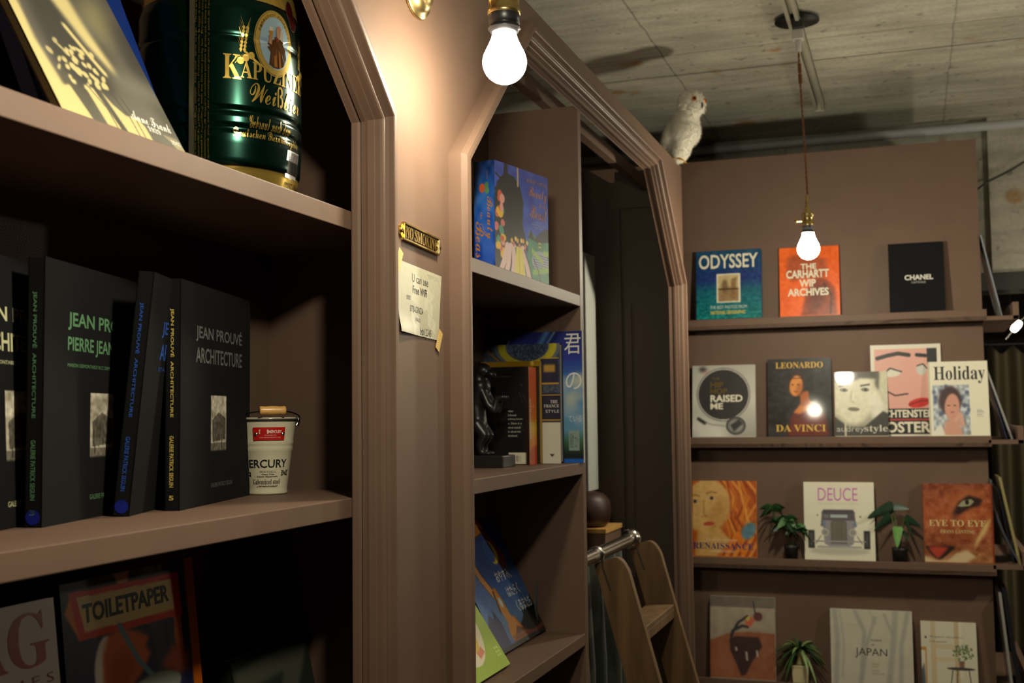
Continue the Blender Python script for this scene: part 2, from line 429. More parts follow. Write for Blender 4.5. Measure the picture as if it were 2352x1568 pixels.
# ---------------------------------------------------------------- display wall with picture ledges
DW = (.4, 4.1, 0)
t = empty('display_shelf', DW, 'tall brown display wall with four narrow picture ledges of books', 'shelf unit')
part(MB().box((-.6, 4.07, 0), (.877, 4.095, 2.348)).box((.85, 4.095, 0), (.877, 4.66, 2.348)), 'panel', PAINT, t, DW)
LEDGE = (1.743, 1.337, .929, .521)
for z in LEDGE:
    part(MB().box((-.15, 4.0, z), (.886, 4.07, z+.012)).box((-.15, 4.0, z), (.886, 4.012, z+.0345), bev=.001), 'ledge', PAINT, t, DW)
for z in (1.741, 1.345, .950, .56):
    part(MB().box((.877, 4.0, z), (.981, 4.62, z+.013)).box((.963, 4.0, z), (.981, 4.62, z+.056), bev=.001), 'side_ledge', PAINT, t, DW)

# ---------------------------------------------------------------- lamps
def bulb(m, t): # origin at the centre of the globe, neck upward
    dome = [(.0001, -.030)]+[(.030*math.sin(a), -.030*math.cos(a)) for a in np.linspace(.15, 1.66, 12)]
    neck = [dome[-1]]+[(.030*math.sin(a), -.030*math.cos(a)) for a in (1.85, 2.1)]+[(.0215, .024), (.0185, .031), (.0165, .037), (.0155, .0475), (.0001, .0475)]
    return MB().lathe(dome, cap=False).lathe(neck, cap=False, mi=1).build('bulb', m, t)
def socket(mb, z0, r=.0205, key=True):
    mb.lathe([(.0001, z0), (r*.86, z0), (r*.86, z0+.003), (r*.98, z0+.004), (r*.98, z0+.0075), (r*.88, z0+.0085), (r*.88, z0+.011), (r*.95, z0+.012), (r*.95, z0+.024)], mi=1)
    mb.lathe([(r*.9, z0+.0235), (r, z0+.025), (r, z0+.030), (r*.93, z0+.031), (r*.93, z0+.051), (r*1.02, z0+.052), (r*1.02, z0+.057), (r*.8, z0+.062), (r*.45, z0+.068), (r*.4, z0+.078), (.0001, z0+.079)])
    if key: mb.tube([(-r*.9, 0, z0+.038), (-r*1.9, -.002, z0+.038)], .0025); mb.tube([(-r*1.9, -.002, z0+.031), (-r*1.9, -.002, z0+.045)], .0032)
    return mb
S = (.1403, 1.452, 1.9284)
t = empty('wall_sconce', S, 'brass wall sconce with a bare lit bulb on the brown panel between the openings', 'lamp')
bulb(BULB_S, t)
socket(MB(), .041, .0225, False).build('socket', [BRASS, BLACK], t)
pl = MB().lathe([(.0001, 0), (.046, 0), (.048, .003), (.046, .006), (.040, .007), (.037, .012), (.028, .018), (.014, .022), (.011, .030), (.0001, .032)], seg=48)
pl.lathe([(.0001, 0), (.0035, 0), (.0035, .004), (.0001, .005)], seg=12, M=Matrix.Translation((-.0385, 0, .007)))
o = pl.build('wall_plate', BRASS, t); o.matrix_local = Matrix.Translation((-S[0], .022, .132)) @ Matrix.Rotation(R(90), 4, 'Y')
arm = [(-S[0]+.03, .022, .132), (-.10, .021, .150), (-.055, .016, .170), (-.02, .008, .165), (-.004, .002, .145), (0, 0, .118)]
ap = []
for i in range(len(arm)-1):
    p0, p1, p2, p3 = (Vector(arm[max(0, min(len(arm)-1, k))]) for k in (i-1, i, i+1, i+2))
    for q in np.linspace(0, 1, 7)[:-1 if i < len(arm)-2 else None]:
        ap.append(.5*((2*p1)+(p2-p0)*q+(2*p0-5*p1+4*p2-p3)*q*q+(3*p1-p0-3*p2+p3)*q**3))
MB().tube(ap, .0065, 12).build('arm', BRASS, t)

def pendant(x, y, z, label, group='pendant bulbs hanging from the ceiling track', bm=None):
    t = empty('pendant_lamp', (x, y, z), label, 'lamp', group)
    bulb(bm or BULB_P, t)
    socket(MB(), .040, .0165).build('socket', [BRASS, BLACK], t)
    MB().lathe([(.0042, .112), (.0052, .118), (.0035, .150), (.0001, .151)], seg=16).build('cord_grip', BRASS, t)
    top = 2.57-.115-z; n = 60; mb = MB()
    sway = lambda q: Vector((-.010*(q-.148)/(top-.148)+.0015*math.sin(q*9), .001*math.sin(q*7), q))
    for ph in (0, math.pi):
        mb.tube([sway(q)+Vector((.0014*math.cos(q*220+ph), .0014*math.sin(q*220+ph), 0)) for q in np.linspace(.148, top, n*3)], .0017, 6)
    for q0, rr in ((top-.045, .0055), (top-.075, .0060)):
        for k in range(5):
            a = k*1.3; mb.tube([sway(q0+.026*(j/8-.5))+Vector((rr*.6*math.cos(a), rr*.6*math.sin(a), 0)) for j in range(9)], .0022, 6)
    mb.build('cord', CORD, t)
    e = sway(top)
    MB().lathe([(.006, 0), (.008, .004), (.009, .030), (.007, .034), (.0001, .035)], seg=16, M=Matrix.Translation(e)).box((e.x-.016, e.y-.013, top+.034), (e.x+.016, e.y+.013, top+.064), bev=.003).build('plug', WHITEP, t)
    MB().box((e.x-.015, e.y-.02, top+.064), (e.x+.015, e.y+.02, top+.088), bev=.002).build('track_adapter', BLACKP, t)
    return t
pendant(.3928, 3.2622, 1.9025, 'lit bare pendant bulb with brass socket in front of the orange book')
pendant(.39, .81, 1.90, 'lit bare pendant bulb hanging nearest the keg, above the camera', None)
pendant(1.62, 3.30, 1.90, 'lit bare pendant bulb hanging in front and right of the display wall, outside the photo', None)
pendant(1.5, 4.42, 1.62, 'lit bare pendant bulb beside the concrete wall, right of the side ledges, outside the photo', None, BULB_D)
mb = MB(); 
for x0, x1 in ((.3535, .3635), (.3765, .3865)): mb.box((x0, -2.4, 2.538), (x1, 4.255, 2.57))
mb.box((.3535, -2.4, 2.562), (.3865, 4.255, 2.57)).box((.3535, 4.247, 2.535), (.3865, 4.262, 2.57), bev=.001)
tag(mb.build('lighting_track', BEIGE), 'beige lighting track running along the concrete ceiling', 'track')
tag(MB().lathe([(.0001, 0), (.062, 0), (.06, .006), (.0001, .012)], seg=40, M=Matrix.Translation((.375, 3.31, 2.558))).build('ceiling_rose', BLACKP), 'black round ceiling plate above the beige lighting track', 'ceiling plate')
tag(MB().tube([(-2.5, 4.71, 2.535), (2.6, 4.705, 2.533)], .017, 14).build('conduit_pipe', CONDUIT), 'pale grey conduit pipe along the top of the concrete wall', 'pipe')
tag(MB().tube([(.90, 4.735, 2.285), (.917, 4.70, 2.297), (.94, 4.69, 2.312), (.967, 4.70, 2.326), (1.03, 4.70, 2.355), (1.08, 4.70, 2.384), (1.3, 4.70, 2.52)], .0035, 8).build('loose_cable', BLACKP), 'loose black cable against the concrete wall right of the display wall', 'cable')

# ---------------------------------------------------------------- ladder, chrome rail and curtain
RX, RZ = -.038, 1.137
t = empty('chrome_rail', (RX, 2.85, RZ), 'short chrome grab rail with a ball end that the wooden ladder hooks over', 'rail')
MB().tube([(0, -.42, 0), (0, .035, 0)], .0155, 20).build('tube', CHROME, t)
MB().lathe([(.0001, -.026)]+[(.026*math.sin(a), -.026*math.cos(a)) for a in np.linspace(.1, 3.04, 18)]+[(.0001, .026)], M=Matrix.Translation((0, .05, 0))).build('ball_end', CHROME, t)
SL = .275; ZT = 1.133
def stile(y0, y1):
    # side outline in (x, z): front edge X = .030 + (ZT - z) * SL ; 76 mm wide, rounded top front corner
    fx = lambda z: .034+(ZT-.02-z)*SL
    out = [(fx(0), 0), (fx(ZT-.03), ZT-.03), (.0265, ZT-.012), (.017, ZT-.003), (.006, ZT), (-.042, ZT-.016), (fx(0)-.078, 0)]
    mb = MB(); bm = bmesh.new(); n = len(out)
    vs = [bm.verts.new((x, y, z)) for y in (y0, y1) for x, z in out]
    bm.faces.new(vs[:n]); bm.faces.new(vs[n:][::-1])
    for i in range(n): bm.faces.new((vs[i], vs[n+i], vs[n+(i+1) % n], vs[(i+1) % n]))
    bmesh.ops.recalc_face_normals(bm, faces=bm.faces)
    bmesh.ops.bevel(bm, geom=bm.edges[:], offset=.0025, segments=2, affect='EDGES')
    return mb.bm(bm)
LD = (.2, 2.74, 0)
t = empty('wooden_ladder', LD, 'brown wooden loft ladder leaning on the chrome rail in the far opening', 'ladder')
for y in (2.55, 2.90): part(stile(y, y+.028), 'stile', WOOD, t, LD)
for z in (.978, .68, .38, .10):
    x = .034+(ZT-.02-z)*SL
    part(MB().box((x-.068, 2.578, z-.033), (x-.002, 2.90, z), bev=.0025).box((x-.012, 2.578, z-.0335), (x-.0015, 2.90, z-.012), bev=.001), 'step', WOOD, t, LD)
for y in (2.552, 2.902):
    pts = [(RX+.0175*math.cos(a), y, RZ+.0175*math.sin(a)) for a in np.linspace(R(200), R(-30), 14)]+[(-.022, y, 1.11), (-.004, y, 1.06)]
    part(MB().tube(pts, .0035, 8), 'hook', CHROME, t, LD)
mb = MB(); nx, nz = 90, 12; V = []
for j in range(nz+1):
    z = 1.10-j/nz*1.05
    for i in range(nx+1):
        q = i/nx; V.append((-.115-.022*math.sin(q*44+.5*math.sin(q*9))*(.35+.65*min(1, j/3))-.01*math.sin(q*13), 2.36+q*.75, z))
mb.add(V, [(j*(nx+1)+i, j*(nx+1)+i+1, (j+1)*(nx+1)+i+1, (j+1)*(nx+1)+i) for j in range(nz) for i in range(nx)], smooth=True)
tag(mb.build('curtain', CURTAIN), 'dark green shiny curtain hanging behind the wooden ladder', 'curtain')
tag(MB().box((-.2655, 3.29, 1.2295), (-.252, 3.40, 1.934), bev=.002).build('pale_post', GREYPOST), 'pale grey vertical post inside the dark passage', 'post')
t = empty('low_partition', (-.24, 3.25, 0), 'brown boxed ledge with a pale wooden top inside the dark passage', 'partition')
MB().box((-.18, -.05, 0), (.058, .14, 1.118)).build('panel', PAINT, t)
MB().box((-.18, -.055, 1.118), (.062, .14, 1.131), bev=.001).build('top_board', PALEWOOD, t)
tag(MB().lathe([(.0001, 0), (.05, .002), (.062, .018), (.066, .045), (.062, .075), (.045, .094), (.02, .101), (.0001, .102)], M=Matrix.Translation((-.2465, 3.262, 1.1315))).build('round_cushion', mat('dark_leather', (.035, .014, .009), .5)), 'dark brown rounded cushion on the pale ledge in the passage', 'cushion')

# ---------------------------------------------------------------- small signs on the panel
SB = Matrix(((0, 0, 1, 0), (1, 0, 0, 1.483), (0, 1, 0, 1.7003), (0, 0, 0, 1))) @ Matrix.Rotation(R(-2.6), 4, 'Z')
t = bpy.data.objects.new('brass_sign', None); COL.objects.link(t); t.matrix_world = SB
tag(t, 'small brass plaque with raised NO SMOKING letters on the brown panel', 'sign')
hw, hh = .062, .0125
ol = [(-hw, -hh), (hw, -hh), (hw, -hh*.75), (hw+.004, -hh*.62), (hw+.010, -hh*.45), (hw+.0125, 0), (hw+.010, hh*.45), (hw+.004, hh*.62), (hw, hh*.75), (hw, hh), (-hw, hh), (-hw, hh*.75), (-hw-.004, hh*.62), (-hw-.010, hh*.45), (-hw-.0125, 0), (-hw-.010, -hh*.45), (-hw-.004, -hh*.62), (-hw, -hh*.75)]
mb = MB().prism(ol, 0, .0025, axis=2)
for a, b in (((-hw, hh-.003, .002), (hw, hh, .0055)), ((-hw, -hh, .002), (hw, -hh+.003, .0055)), ((-hw, -hh, .002), (-hw+.003, hh, .0055)), ((hw-.003, -hh, .002), (hw, hh, .0055))): mb.box(a, b, bev=.0007)
fc = Face((-hw+.006, hh-.0045, .0025), (2*hw-.012, 0, 0), (0, -2*hh+.009, 0))
for off in np.linspace(.0008, .0022, 5): mb.text('NO SMOKING', fc, (0, 0, 1, 1), (255, 255, 255), 'serif', off=off)
mb.build('plate', SIGNBRASS, t)
MB().box((-hw+.003, -hh+.003, .002), (hw-.003, hh-.003, .0029)).build('recess', BLACK, t)
for s in (-1, 1):
    MB().lathe([(.0001, 0), (.0036, 0), (.0034, .0014), (.002, .0022), (.0001, .0024)], seg=20, M=Matrix.Translation((s*(hw+.0055), 0, .0025))).box((s*(hw+.0055)-.003, -.0004, .0045), (s*(hw+.0055)+.003, .0004, .0053), mi=1).build('screw', [SIGNBRASS, BLACK], t)

NL = (.0006, 1.483, 1.612)
t = empty('paper_note', NL, 'cream paper note with free wifi details taped under the brass plaque', 'note')
c4 = np.array([(1.4072, 1.6626), (1.5593, 1.656), (1.5458, 1.5613), (1.4087, 1.5661)])
def nf(U, V, off):
    U = U[:, None]; V = V[:, None]
    p = (c4[0]*(1-U)+c4[1]*U)*(1-V)+(c4[3]*(1-U)+c4[2]*U)*V
    x = .0008+.004*np.exp(-((1-V)*6)**2)*np.exp(-(U*3)**2)+off
    return np.concatenate([x, p], 1)-np.array(NL)+np.array([.0006, 0, 0])
nface = FuncFace(nf)
cv = Cv(110, 80, (176, 170, 146))
cv.poly([(.36, .1), (.85, .35), (.62, .62), (.28, .5)], (196, 190, 166), .004, .7)
for k in range(6):
    x = .45+k*.1; cv.poly([(x, .0), (x+.05, .0), (x+.5, .55), (x+.45, .55)], (188, 183, 160), .003, .35)
for x, y in ((.62, .38), (.7, .62), (.3, .62), (.34, .8), (.66, .85)):
    cv.poly([(x, y), (x+.2, y+.12), (x+.2, y+.30), (x, y+.18)], (199, 194, 172), .003, .8); cv.ell(x+.1, y+.15, .035, .07, (180, 176, 155), 0, .004, .7)
cv.noise(4, 60, 40)
mb = MB().art(cv, nface, 0)
INK = (52, 50, 48)
for s, r_, st in (('U can use', (.31, .12, .68, .24), 'sans'), ('Free WiFi', (.32, .29, .66, .405), 'bold'), ('SSID', (.18, .455, .28, .515), 'sans'), ('BTB-GINZA', (.265, .585, .58, .675), 'sans'), ('PASS', (.40, .745, .51, .80), 'sans'), ('btb12345', (.51, .87, .80, .975), 'sans')):
    mb.text(s, nface, r_, INK, st, off=.0003)
mb.text('money now', nface, (.66, .03, .95, .13), (186, 180, 158), 'bold', off=.00025, shear=0)
mb.build('sheet', PRINT, t)
for cy, cz, a in ((1.4095, 1.662, 62), (1.547, 1.5615, 62)):
    mb = MB(); h, w = .0115, .031; ca, sa = math.cos(R(a)), math.sin(R(a))
    def tf(U, V, off, cy=cy, cz=cz, ca=ca, sa=sa):
        p = (U-.5)*w; q = (V-.5)*h*1.3; zig = .0009*np.abs(((V*5) % 1)-.5)*np.where(np.abs(U-.5) > .49, 1, 0)*np.sign(U-.5)
        return np.stack([np.full_like(U, .0022)+off, cy+(p+zig)*ca-q*sa, cz+(p+zig)*sa+q*ca], 1)-np.array(NL)
    cv = Cv(60, 24, (206, 164, 76))
    for i in range(9):
        for j in range(4): cv.rect(.06+i*.105+(j % 2)*.05, .1+j*.24, .09+i*.105+(j % 2)*.05, .22+j*.24, (236, 214, 160))
    mb.art(cv, FuncFace(tf), 0).build('washi_tape', PRINT, t)

# ---------------------------------------------------------------- books
def book(name, label, cat, w, h, t, loc, phi=0, lean=0, side=0, art=None, bg=(200, 200, 200), spine=None, texts=(), stexts=(), m=None, soft=False, group=None, spart=None, page=(215, 208, 180), off=.0006, hid=0):
    """front board on the local plane y=0 facing -y, spine at x=0. lean tips the top away from the front, side tips it to +x."""
    m = m or PRINT
    rot = Matrix.Rotation(phi, 4, 'Z') @ Matrix.Rotation(-lean, 4, 'X') @ Matrix.Rotation(side, 4, 'Y')
    pts = [rot @ Vector((x, y, 0)) for x in (0, w) for y in (0, t)]
    lift = -min(p.z for p in pts)
    e = empty(name, (loc[0], loc[1], loc[2]+lift), label, cat, group, rot.to_euler())
    spine = spine if spine is not None else bg
    b = .0006 if soft else .0022; ins = .0004 if soft else .003
    mb = MB()
    mb.box((0, 0, 0), (w, b, h), bg, bev=b*.3).box((0, t-b, 0), (w, t, h), bg, bev=b*.3).box((0, 0, 0), (b, t, h), spine, bev=b*.3)
    F = Face((0, 0, h), (w, 0, 0), (0, 0, -h+hid)); Sp = Face((0, t, h), (0, -t, 0), (0, 0, -h))
    if art is not None: mb.art(art, F, .0003)
    if spart is not None: mb.art(spart, Sp, .0003)
    for q in texts:
        s, r_, c_ = q[:3]; st = q[3] if len(q) > 3 else 'sans'; mb.text(s, F, r_, c_, st, q[4] if len(q) > 4 else 0, off)
    for q in stexts:
        s, r_, c_ = q[:3]; st = q[3] if len(q) > 3 else 'sans'; mb.text(s, Sp, r_, c_, st, q[4] if len(q) > 4 else 90, off)
    mb.build('cover', m, e)
    MB().box((b, b, ins), (w-ins, t-b, h-ins), page).build('page_block', PAGES, e)
    return e

def ledge_book(i, x0, x1, ztop, t, art, label, cat='book', name='book', bg=(230, 225, 210), y0=4.0135, soft=False, **k):
    z = LEDGE[i]+.012; lean = .14
    for _ in range(6):
        h = (ztop-z-t*math.sin(lean))/math.cos(lean); lean = math.asin(max(.02, min(.3, (4.0685-y0-t*math.cos(lean))/h)))
    return book(name, label, cat, x1-x0, h, t, (x0, y0, z), 0, lean, art=art, bg=bg, soft=soft, group='books facing out on the picture ledges', hid=.0225, **k)

CREAM = (232, 226, 204)
def face(cv, cx, cy, s, skin, hair, lip, dark=(60, 45, 40), tilt=0):
    """a plain, anonymous painted face"""
    cv.ell(cx, cy-.02*s, .30*s, .36*s*cv.w/cv.h*1.0, hair, tilt, .01); cv.ell(cx, cy+.03*s, .21*s, .30*s*cv.w/cv.h, skin, tilt, .008)
    sh = [v*.82 for v in skin]; k = cv.w/cv.h
    cv.ell(cx+.13*s, cy+.06*s*k, .07*s, .22*s*k, sh, tilt, .02, .6)
    for d in (-1, 1):
        cv.ell(cx+d*.085*s, cy-.03*s*k, .042*s, .016*s*k, (235, 228, 215), tilt, .002); cv.ell(cx+d*.083*s, cy-.03*s*k, .017*s, .018*s*k, dark, tilt, .001)
        cv.line([(cx+d*.04*s, cy-.085*s*k), (cx+d*.13*s, cy-.095*s*k)], .012*s, dark, .002, .8)
    cv.line([(cx+.01*s, cy-.02*s*k), (cx+.022*s, cy+.09*s*k), (cx-.015*s, cy+.10*s*k)], .014*s, sh, .003)
    cv.ell(cx, cy+.185*s*k, .06*s, .018*s*k, lip, tilt, .003)

# top ledge
cv = Cv(110, 130).vgrad([(0, (22, 74, 108)), (.2, (20, 66, 112)), (.42, (32, 52, 118)), (.58, (16, 92, 112)), (1, (8, 120, 118))])
cv.noise(26, 26, 60, np.clip((cv.Y-.55)*3, 0, 1)).noise(8, 50, 60, seed=4)
cv.rect(0, 0, .02, 1, (20, 40, 60)); cv.rect(.325, .345, .68, .765, (226, 220, 200)).rect(.35, .365, .655, .745, (196, 176, 130)).rect(.35, .55, .655, .745, (150, 122, 86), .01)
cv.ell(.45, .53, .05, .10, (120, 96, 66), 0, .02).poly([(.52, .70), (.55, .42), (.63, .40), (.60, .72)], (140, 108, 72), .012).rect(.35, .56, .655, .575, (60, 48, 30), .006).noise(10, 30, 30)
ledge_book(0, -.0536, .1725, 2.021, .028, cv, 'teal hardback with cream block title and sepia photo, first on the top ledge', bg=(30, 60, 90), spine=(22, 20, 26), m=GLOSS,
    texts=[('ODYSSEY', (.05, .055, .955, .265), CREAM, 'bold'), ('THE BEST PHOTOS FROM', (.22, .81, .78, .855), (200, 210, 200), 'sans'), ('NATIONAL GEOGRAPHIC', (.23, .885, .76, .935), (214, 190, 60), 'bold')])
cv = Cv(100, 140, (238, 100, 26))
cv.noise(5, 8, 8); cv.poly([(.14, .16), (.3, .10), (.6, .13), (.78, .2), (.8, .36), (.7, .48), (.35, .46), (.2, .5), (.13, .36)], (150, 70, 40), .03, .75)
cv.poly([(.36, 1), (.45, .62), (.6, .46), (.78, .48), (.92, .62), (.95, 1)], (138, 58, 34), .02, .9).ell(.62, .75, .12, .2, (96, 44, 30), 15, .05, .8).line([(.74, .55), (.86, .72), (.84, .98)], .03, (70, 34, 26), .01).noise(10, 20, 26)
ledge_book(0, .2346, .432, 2.016, .034, cv, 'orange book with a dark figure and cream block title behind the pendant bulb', bg=(238, 100, 26), m=GLOSS,
    texts=[('THE', (.36, .245, .62, .325), CREAM, 'heavy'), ('CARHARTT', (.115, .335, .83, .455), CREAM, 'heavy'), ('WIP', (.335, .475, .61, .585), CREAM, 'heavy'), ('ARCHIVES', (.135, .605, .82, .715), CREAM, 'heavy')])
ledge_book(0, .5906, .7634, 2.010, .03, None, 'black cloth hardback with a small white title, alone at the right of the top ledge', bg=(25, 25, 27), m=CLOTHP, page=(40, 40, 42),
    texts=[('CHANEL', (.285, .47, .80, .545), (225, 222, 215), 'heavy'), ('CATWALK', (.405, .565, .67, .595), (190, 186, 178), 'sans')])
# second ledge
cv = Cv(110, 125).vgrad([(0, (182, 180, 172)), (.5, (206, 204, 194)), (1, (160, 158, 152))])
cv.ell(.25, .9, .35, .15, (214, 212, 204), 20, .08).ell(.17, .06, .06, .03, (40, 38, 38), 0, .03).ell(.24, .12, .04, .02, (220, 120, 110), 0, .03)
cv.ell(.495, .415, .425, .375, (120, 118, 112)).ell(.495, .415, .41, .36, (196, 192, 184)).ell(.495, .415, .395, .347, (58, 55, 56))
cv.line([(.12, .76), (.3, .83), (.6, .86)], .02, (150, 148, 142), .006).line([(.1, .75), (.2, .81)], .05, (50, 48, 48), .01).ell(.69, .85, .155, .125, (70, 68, 68)).ell(.69, .85, .12, .095, (150, 148, 144), 0, .02).poly([(.6, .84), (.74, .76), (.8, .82), (.66, .93)], (60, 58, 58), .01)
ledge_book(1, -.0749, .1417, 1.6205, .02, cv, 'silver book with a round black record deck on the second ledge', bg=(190, 188, 180), m=GLOSS, soft=True,
    texts=[('THE', (.30, .17, .44, .205), (110, 96, 40), 'sans'), ('HIP', (.29, .235, .50, .315), (104, 84, 30), 'heavy'), ('HOP', (.29, .33, .56, .405), (104, 84, 30), 'heavy'), ('RAISED', (.29, .42, .80, .52), CREAM, 'heavy'), ('ME', (.29, .535, .49, .62), CREAM, 'heavy')])
cv = Cv(110, 140, (34, 32, 32)); cv.noise(12, 9, 12).noise(8, 30, 30, seed=3)
cv.poly([(.30, 1), (.36, .76), (.44, .66), (.72, .58), (.9, .72), (.95, 1)], (104, 30, 18), .02).noise(10, 16, 24, None, 8)
cv.poly([(.40, .70), (.50, .60), (.60, .52), (.74, .58), (.8, .64), (.62, .66), (.5, .72)], (206, 120, 48), .012).poly([(.50, .44), (.64, .42), (.66, .60), (.52, .62)], (176, 92, 36), .012)
cv.ell(.46, .33, .135, .165, (54, 28, 18), 8, .015).ell(.45, .355, .10, .135, (222, 142, 66), 8, .01).ell(.50, .40, .05, .09, (170, 92, 40), 8, .02, .7)
for d in (-1, 1): cv.ell(.44+d*.045, .34, .022, .008, (80, 40, 24), 0, .003)
cv.ell(.442, .43, .03, .008, (150, 60, 36), 0, .003); cv.line([(.34, .26), (.55, .255)], .012, (30, 16, 12), .003)
ledge_book(1, .1849, .3955, 1.636, .03, cv, 'glossy dark book with a portrait and gold serif titles on the second ledge', bg=(28, 26, 26), m=GLOSS,
    texts=[('LEONARDO', (.13, .045, .875, .125), (214, 170, 70), 'serif'), ('DA VINCI', (.12, .855, .90, .945), (220, 178, 76), 'serif')])
cv = Cv(120, 130).vgrad([(0, (200, 196, 170)), (.55, (206, 202, 180)), (1, (120, 116, 100))])
cv.ell(.38, .40, .36, .42, (222, 217, 194), 8, .03).poly([(0, 0), (.85, 0), (.8, .12), (.5, .10), (.3, .17), (.0, .16)], (70, 66, 54), .02).poly([(.8, .0), (.85, .05), (.83, .3), (.76, .2)], (90, 86, 72), .02)
for x in (.1, .5): cv.line([(x, .225), (x+.16, .205)], .028, (50, 46, 38), .006).ell(x+.08, .285, .08, .03, (120, 114, 96), 5, .006).ell(x+.09, .285, .032, .028, (36, 34, 28), 0, .004)
cv.line([(.33, .3), (.30, .46), (.37, .48)], .02, (180, 174, 150), .01).ell(.36, .585, .11, .032, (112, 106, 90), 4, .008).ell(.78, .55, .12, .25, (226, 222, 205), -12, .03)
cv.poly([(0, .70), (.25, .86), (.55, .86), (.9, .62), (1, .66), (1, 1), (0, 1)], (44, 42, 36), .012).line([(.02, .62), (.2, .78), (.2, .99)], .03, (206, 200, 170), .006).noise(8, 20, 20)
ledge_book(1, .4042, .5743, 1.587, .012, cv, 'grey photographic book with a dark-haired woman looking out, under the pink poster book', bg=(190, 186, 166), m=GLOSS,
    texts=[('audrey', (.03, .845, .55, .965), (176, 172, 160), 'sans'), ('style', (.55, .835, .985, .965), (196, 190, 176), 'serif')])
cv = Cv(120, 150, (226, 220, 204)); cv.rect(.06, .05, .94, .98, (226, 168, 156)).rect(.80, .05, .94, .22, (30, 30, 32))
cv.line([(.1, .15), (.25, .12), (.4, .10), (.55, .12)], .055, (28, 28, 32), .002).line([(.66, .12), (.78, .13)], .05, (28, 28, 32), .002)
cv.ell(.30, .31, .13, .045, (226, 220, 206), -4).ell(.30, .31, .14, .05, (28, 28, 32), -4, 0, .0).line([(.17, .33), (.28, .26), (.44, .30)], .02, (28, 28, 32)).ell(.72, .28, .07, .06, (206, 204, 196)).line([(.66, .24), (.74, .22), (.8, .27)], .016, (28, 28, 32))
cv.line([(.20, .50), (.34, .56), (.52, .54)], .02, (40, 36, 40)).ell(.68, .64, .16, .05, (206, 36, 26), -10).line([(.54, .66), (.70, .62), (.82, .62)], .012, (60, 10, 14))
cv.rect(.06, .70, .94, .98, (30, 30, 32)).rect(.06, .815, .94, .83, (196, 60, 56))
ledge_book(1, .5228, .7443, 1.6745, .008, cv, 'tall pink and white poster book behind the other books on the second ledge', bg=(226, 220, 204), spine=(36, 34, 36), y0=4.0505,
    texts=[('LICHTENSTEIN', (.09, .715, .91, .80), CREAM, 'heavy'), ('POSTERS', (.09, .845, .91, .965), CREAM, 'heavy')])
cv = Cv(110, 125, (229, 224, 204)); cv.rect(0, 0, .035, 1, (196, 190, 168), .004).rect(.075, .325, .68, 1, (170, 178, 186))
cv.noise(50, 22, 26, ((cv.X > .075) & (cv.X < .68) & (cv.Y > .325)).astype(float), 5)
for i in range(26): cv.ell(.09+RNG.random()*.57, .34+RNG.random()*.4, .02+.02*RNG.random(), .03, (70, 84, 120), RNG.random()*180, .006, .7)
cv.ell(.36, .53, .19, .19, (64, 44, 46), 0, .02).ell(.39, .62, .125, .18, (206, 148, 128), 5, .012).poly([(.28, .8), (.5, .78), (.56, 1), (.2, 1)], (204, 150, 130), .02).poly([(.06, .95), (.2, .85), (.26, 1), (.06, 1)], (226, 222, 212), .01)
cv.line([(.44, .80), (.52, .72), (.56, .86)], .06, (214, 160, 140), .01)
for d in (-1, 1): cv.ell(.385+d*.05, .60, .026, .009, (90, 54, 50), 0, .004)
cv.ell(.39, .69, .035, .01, (170, 84, 80), 0, .004)
for i in range(5): cv.rect(.79, .655+i*.022, .79+.09+.02*(i % 3), .661+i*.022, (120, 118, 108), .002)
ledge_book(1, .7019, .9003-.016, 1.6135, .02, cv, 'cream magazine with a large black serif title, last on the second ledge', 'magazine', 'magazine', bg=(229, 224, 204), soft=True,
    texts=[('Holiday', (.10, .065, .955, .305), (26, 26, 28), 'serif')])
# third ledge
cv = Cv(110, 140, (196, 96, 30)); cv.vgrad([(0, (176, 80, 28)), (.5, (190, 96, 34)), (1, (168, 74, 22))])
for i in range(16):
    x = .55+.03*i; cv.line([(x-.15, -.02), (x+.1*math.sin(i), .22), (x-.02+.12*math.sin(i*2), .5), (x+.05, .75), (x-.1, 1)], .035, [(220, 130, 40), (150, 62, 22), (204, 110, 36), (236, 160, 70)][i % 4], .008, .8)
cv.ell(.24, .34, .36, .36, (214, 170, 104), 8, .02).poly([(.1, .66), (.4, .6), (.62, .8), (.4, 1), (.05, 1)], (206, 160, 92), .02).ell(.42, .45, .12, .24, (184, 132, 70), 12, .05, .7)
for x, y in ((.05, .28), (.31, .235)): cv.ell(x, y, .07, .024, (196, 172, 130), 6, .004).ell(x+.005, y, .028, .024, (72, 50, 36), 0, .003).line([(x-.08, y-.06), (x, y-.085), (x+.08, y-.07)], .016, (130, 84, 44), .006, .8)
cv.line([(.19, .27), (.19, .45), (.25, .475), (.15, .48)], .02, (176, 120, 64), .01).ell(.27, .575, .085, .026, (186, 70, 50), -6, .006)
cv.ell(.88, .66, .10, .12, (90, 130, 150), 30, .02).line([(.55, .92), (.72, .7), (.8, .95)], .08, (222, 120, 26), .01).rect(0, 0, .02, 1, (150, 80, 40)).noise(9, 20, 26)
ledge_book(2, -.0854, .1346, 1.2205, .026, cv, 'orange art book with a red-haired woman, first on the third ledge', bg=(190, 110, 50), m=GLOSS,
    texts=[('THE ART OF THE ITALIAN', (.22, .775, .70, .80), (220, 210, 190), 'sans'), ('RENAISSANCE', (.02, .825, .955, .91), (30, 50, 110), 'serif'), ('ARCHITECTURE SCULPTURE PAINTING', (.26, .93, .67, .955), (220, 210, 190), 'sans')])
cv = Cv(120, 140, (232, 228, 206)); cv.noise(2, 10, 10)
G = (122, 118, 122)
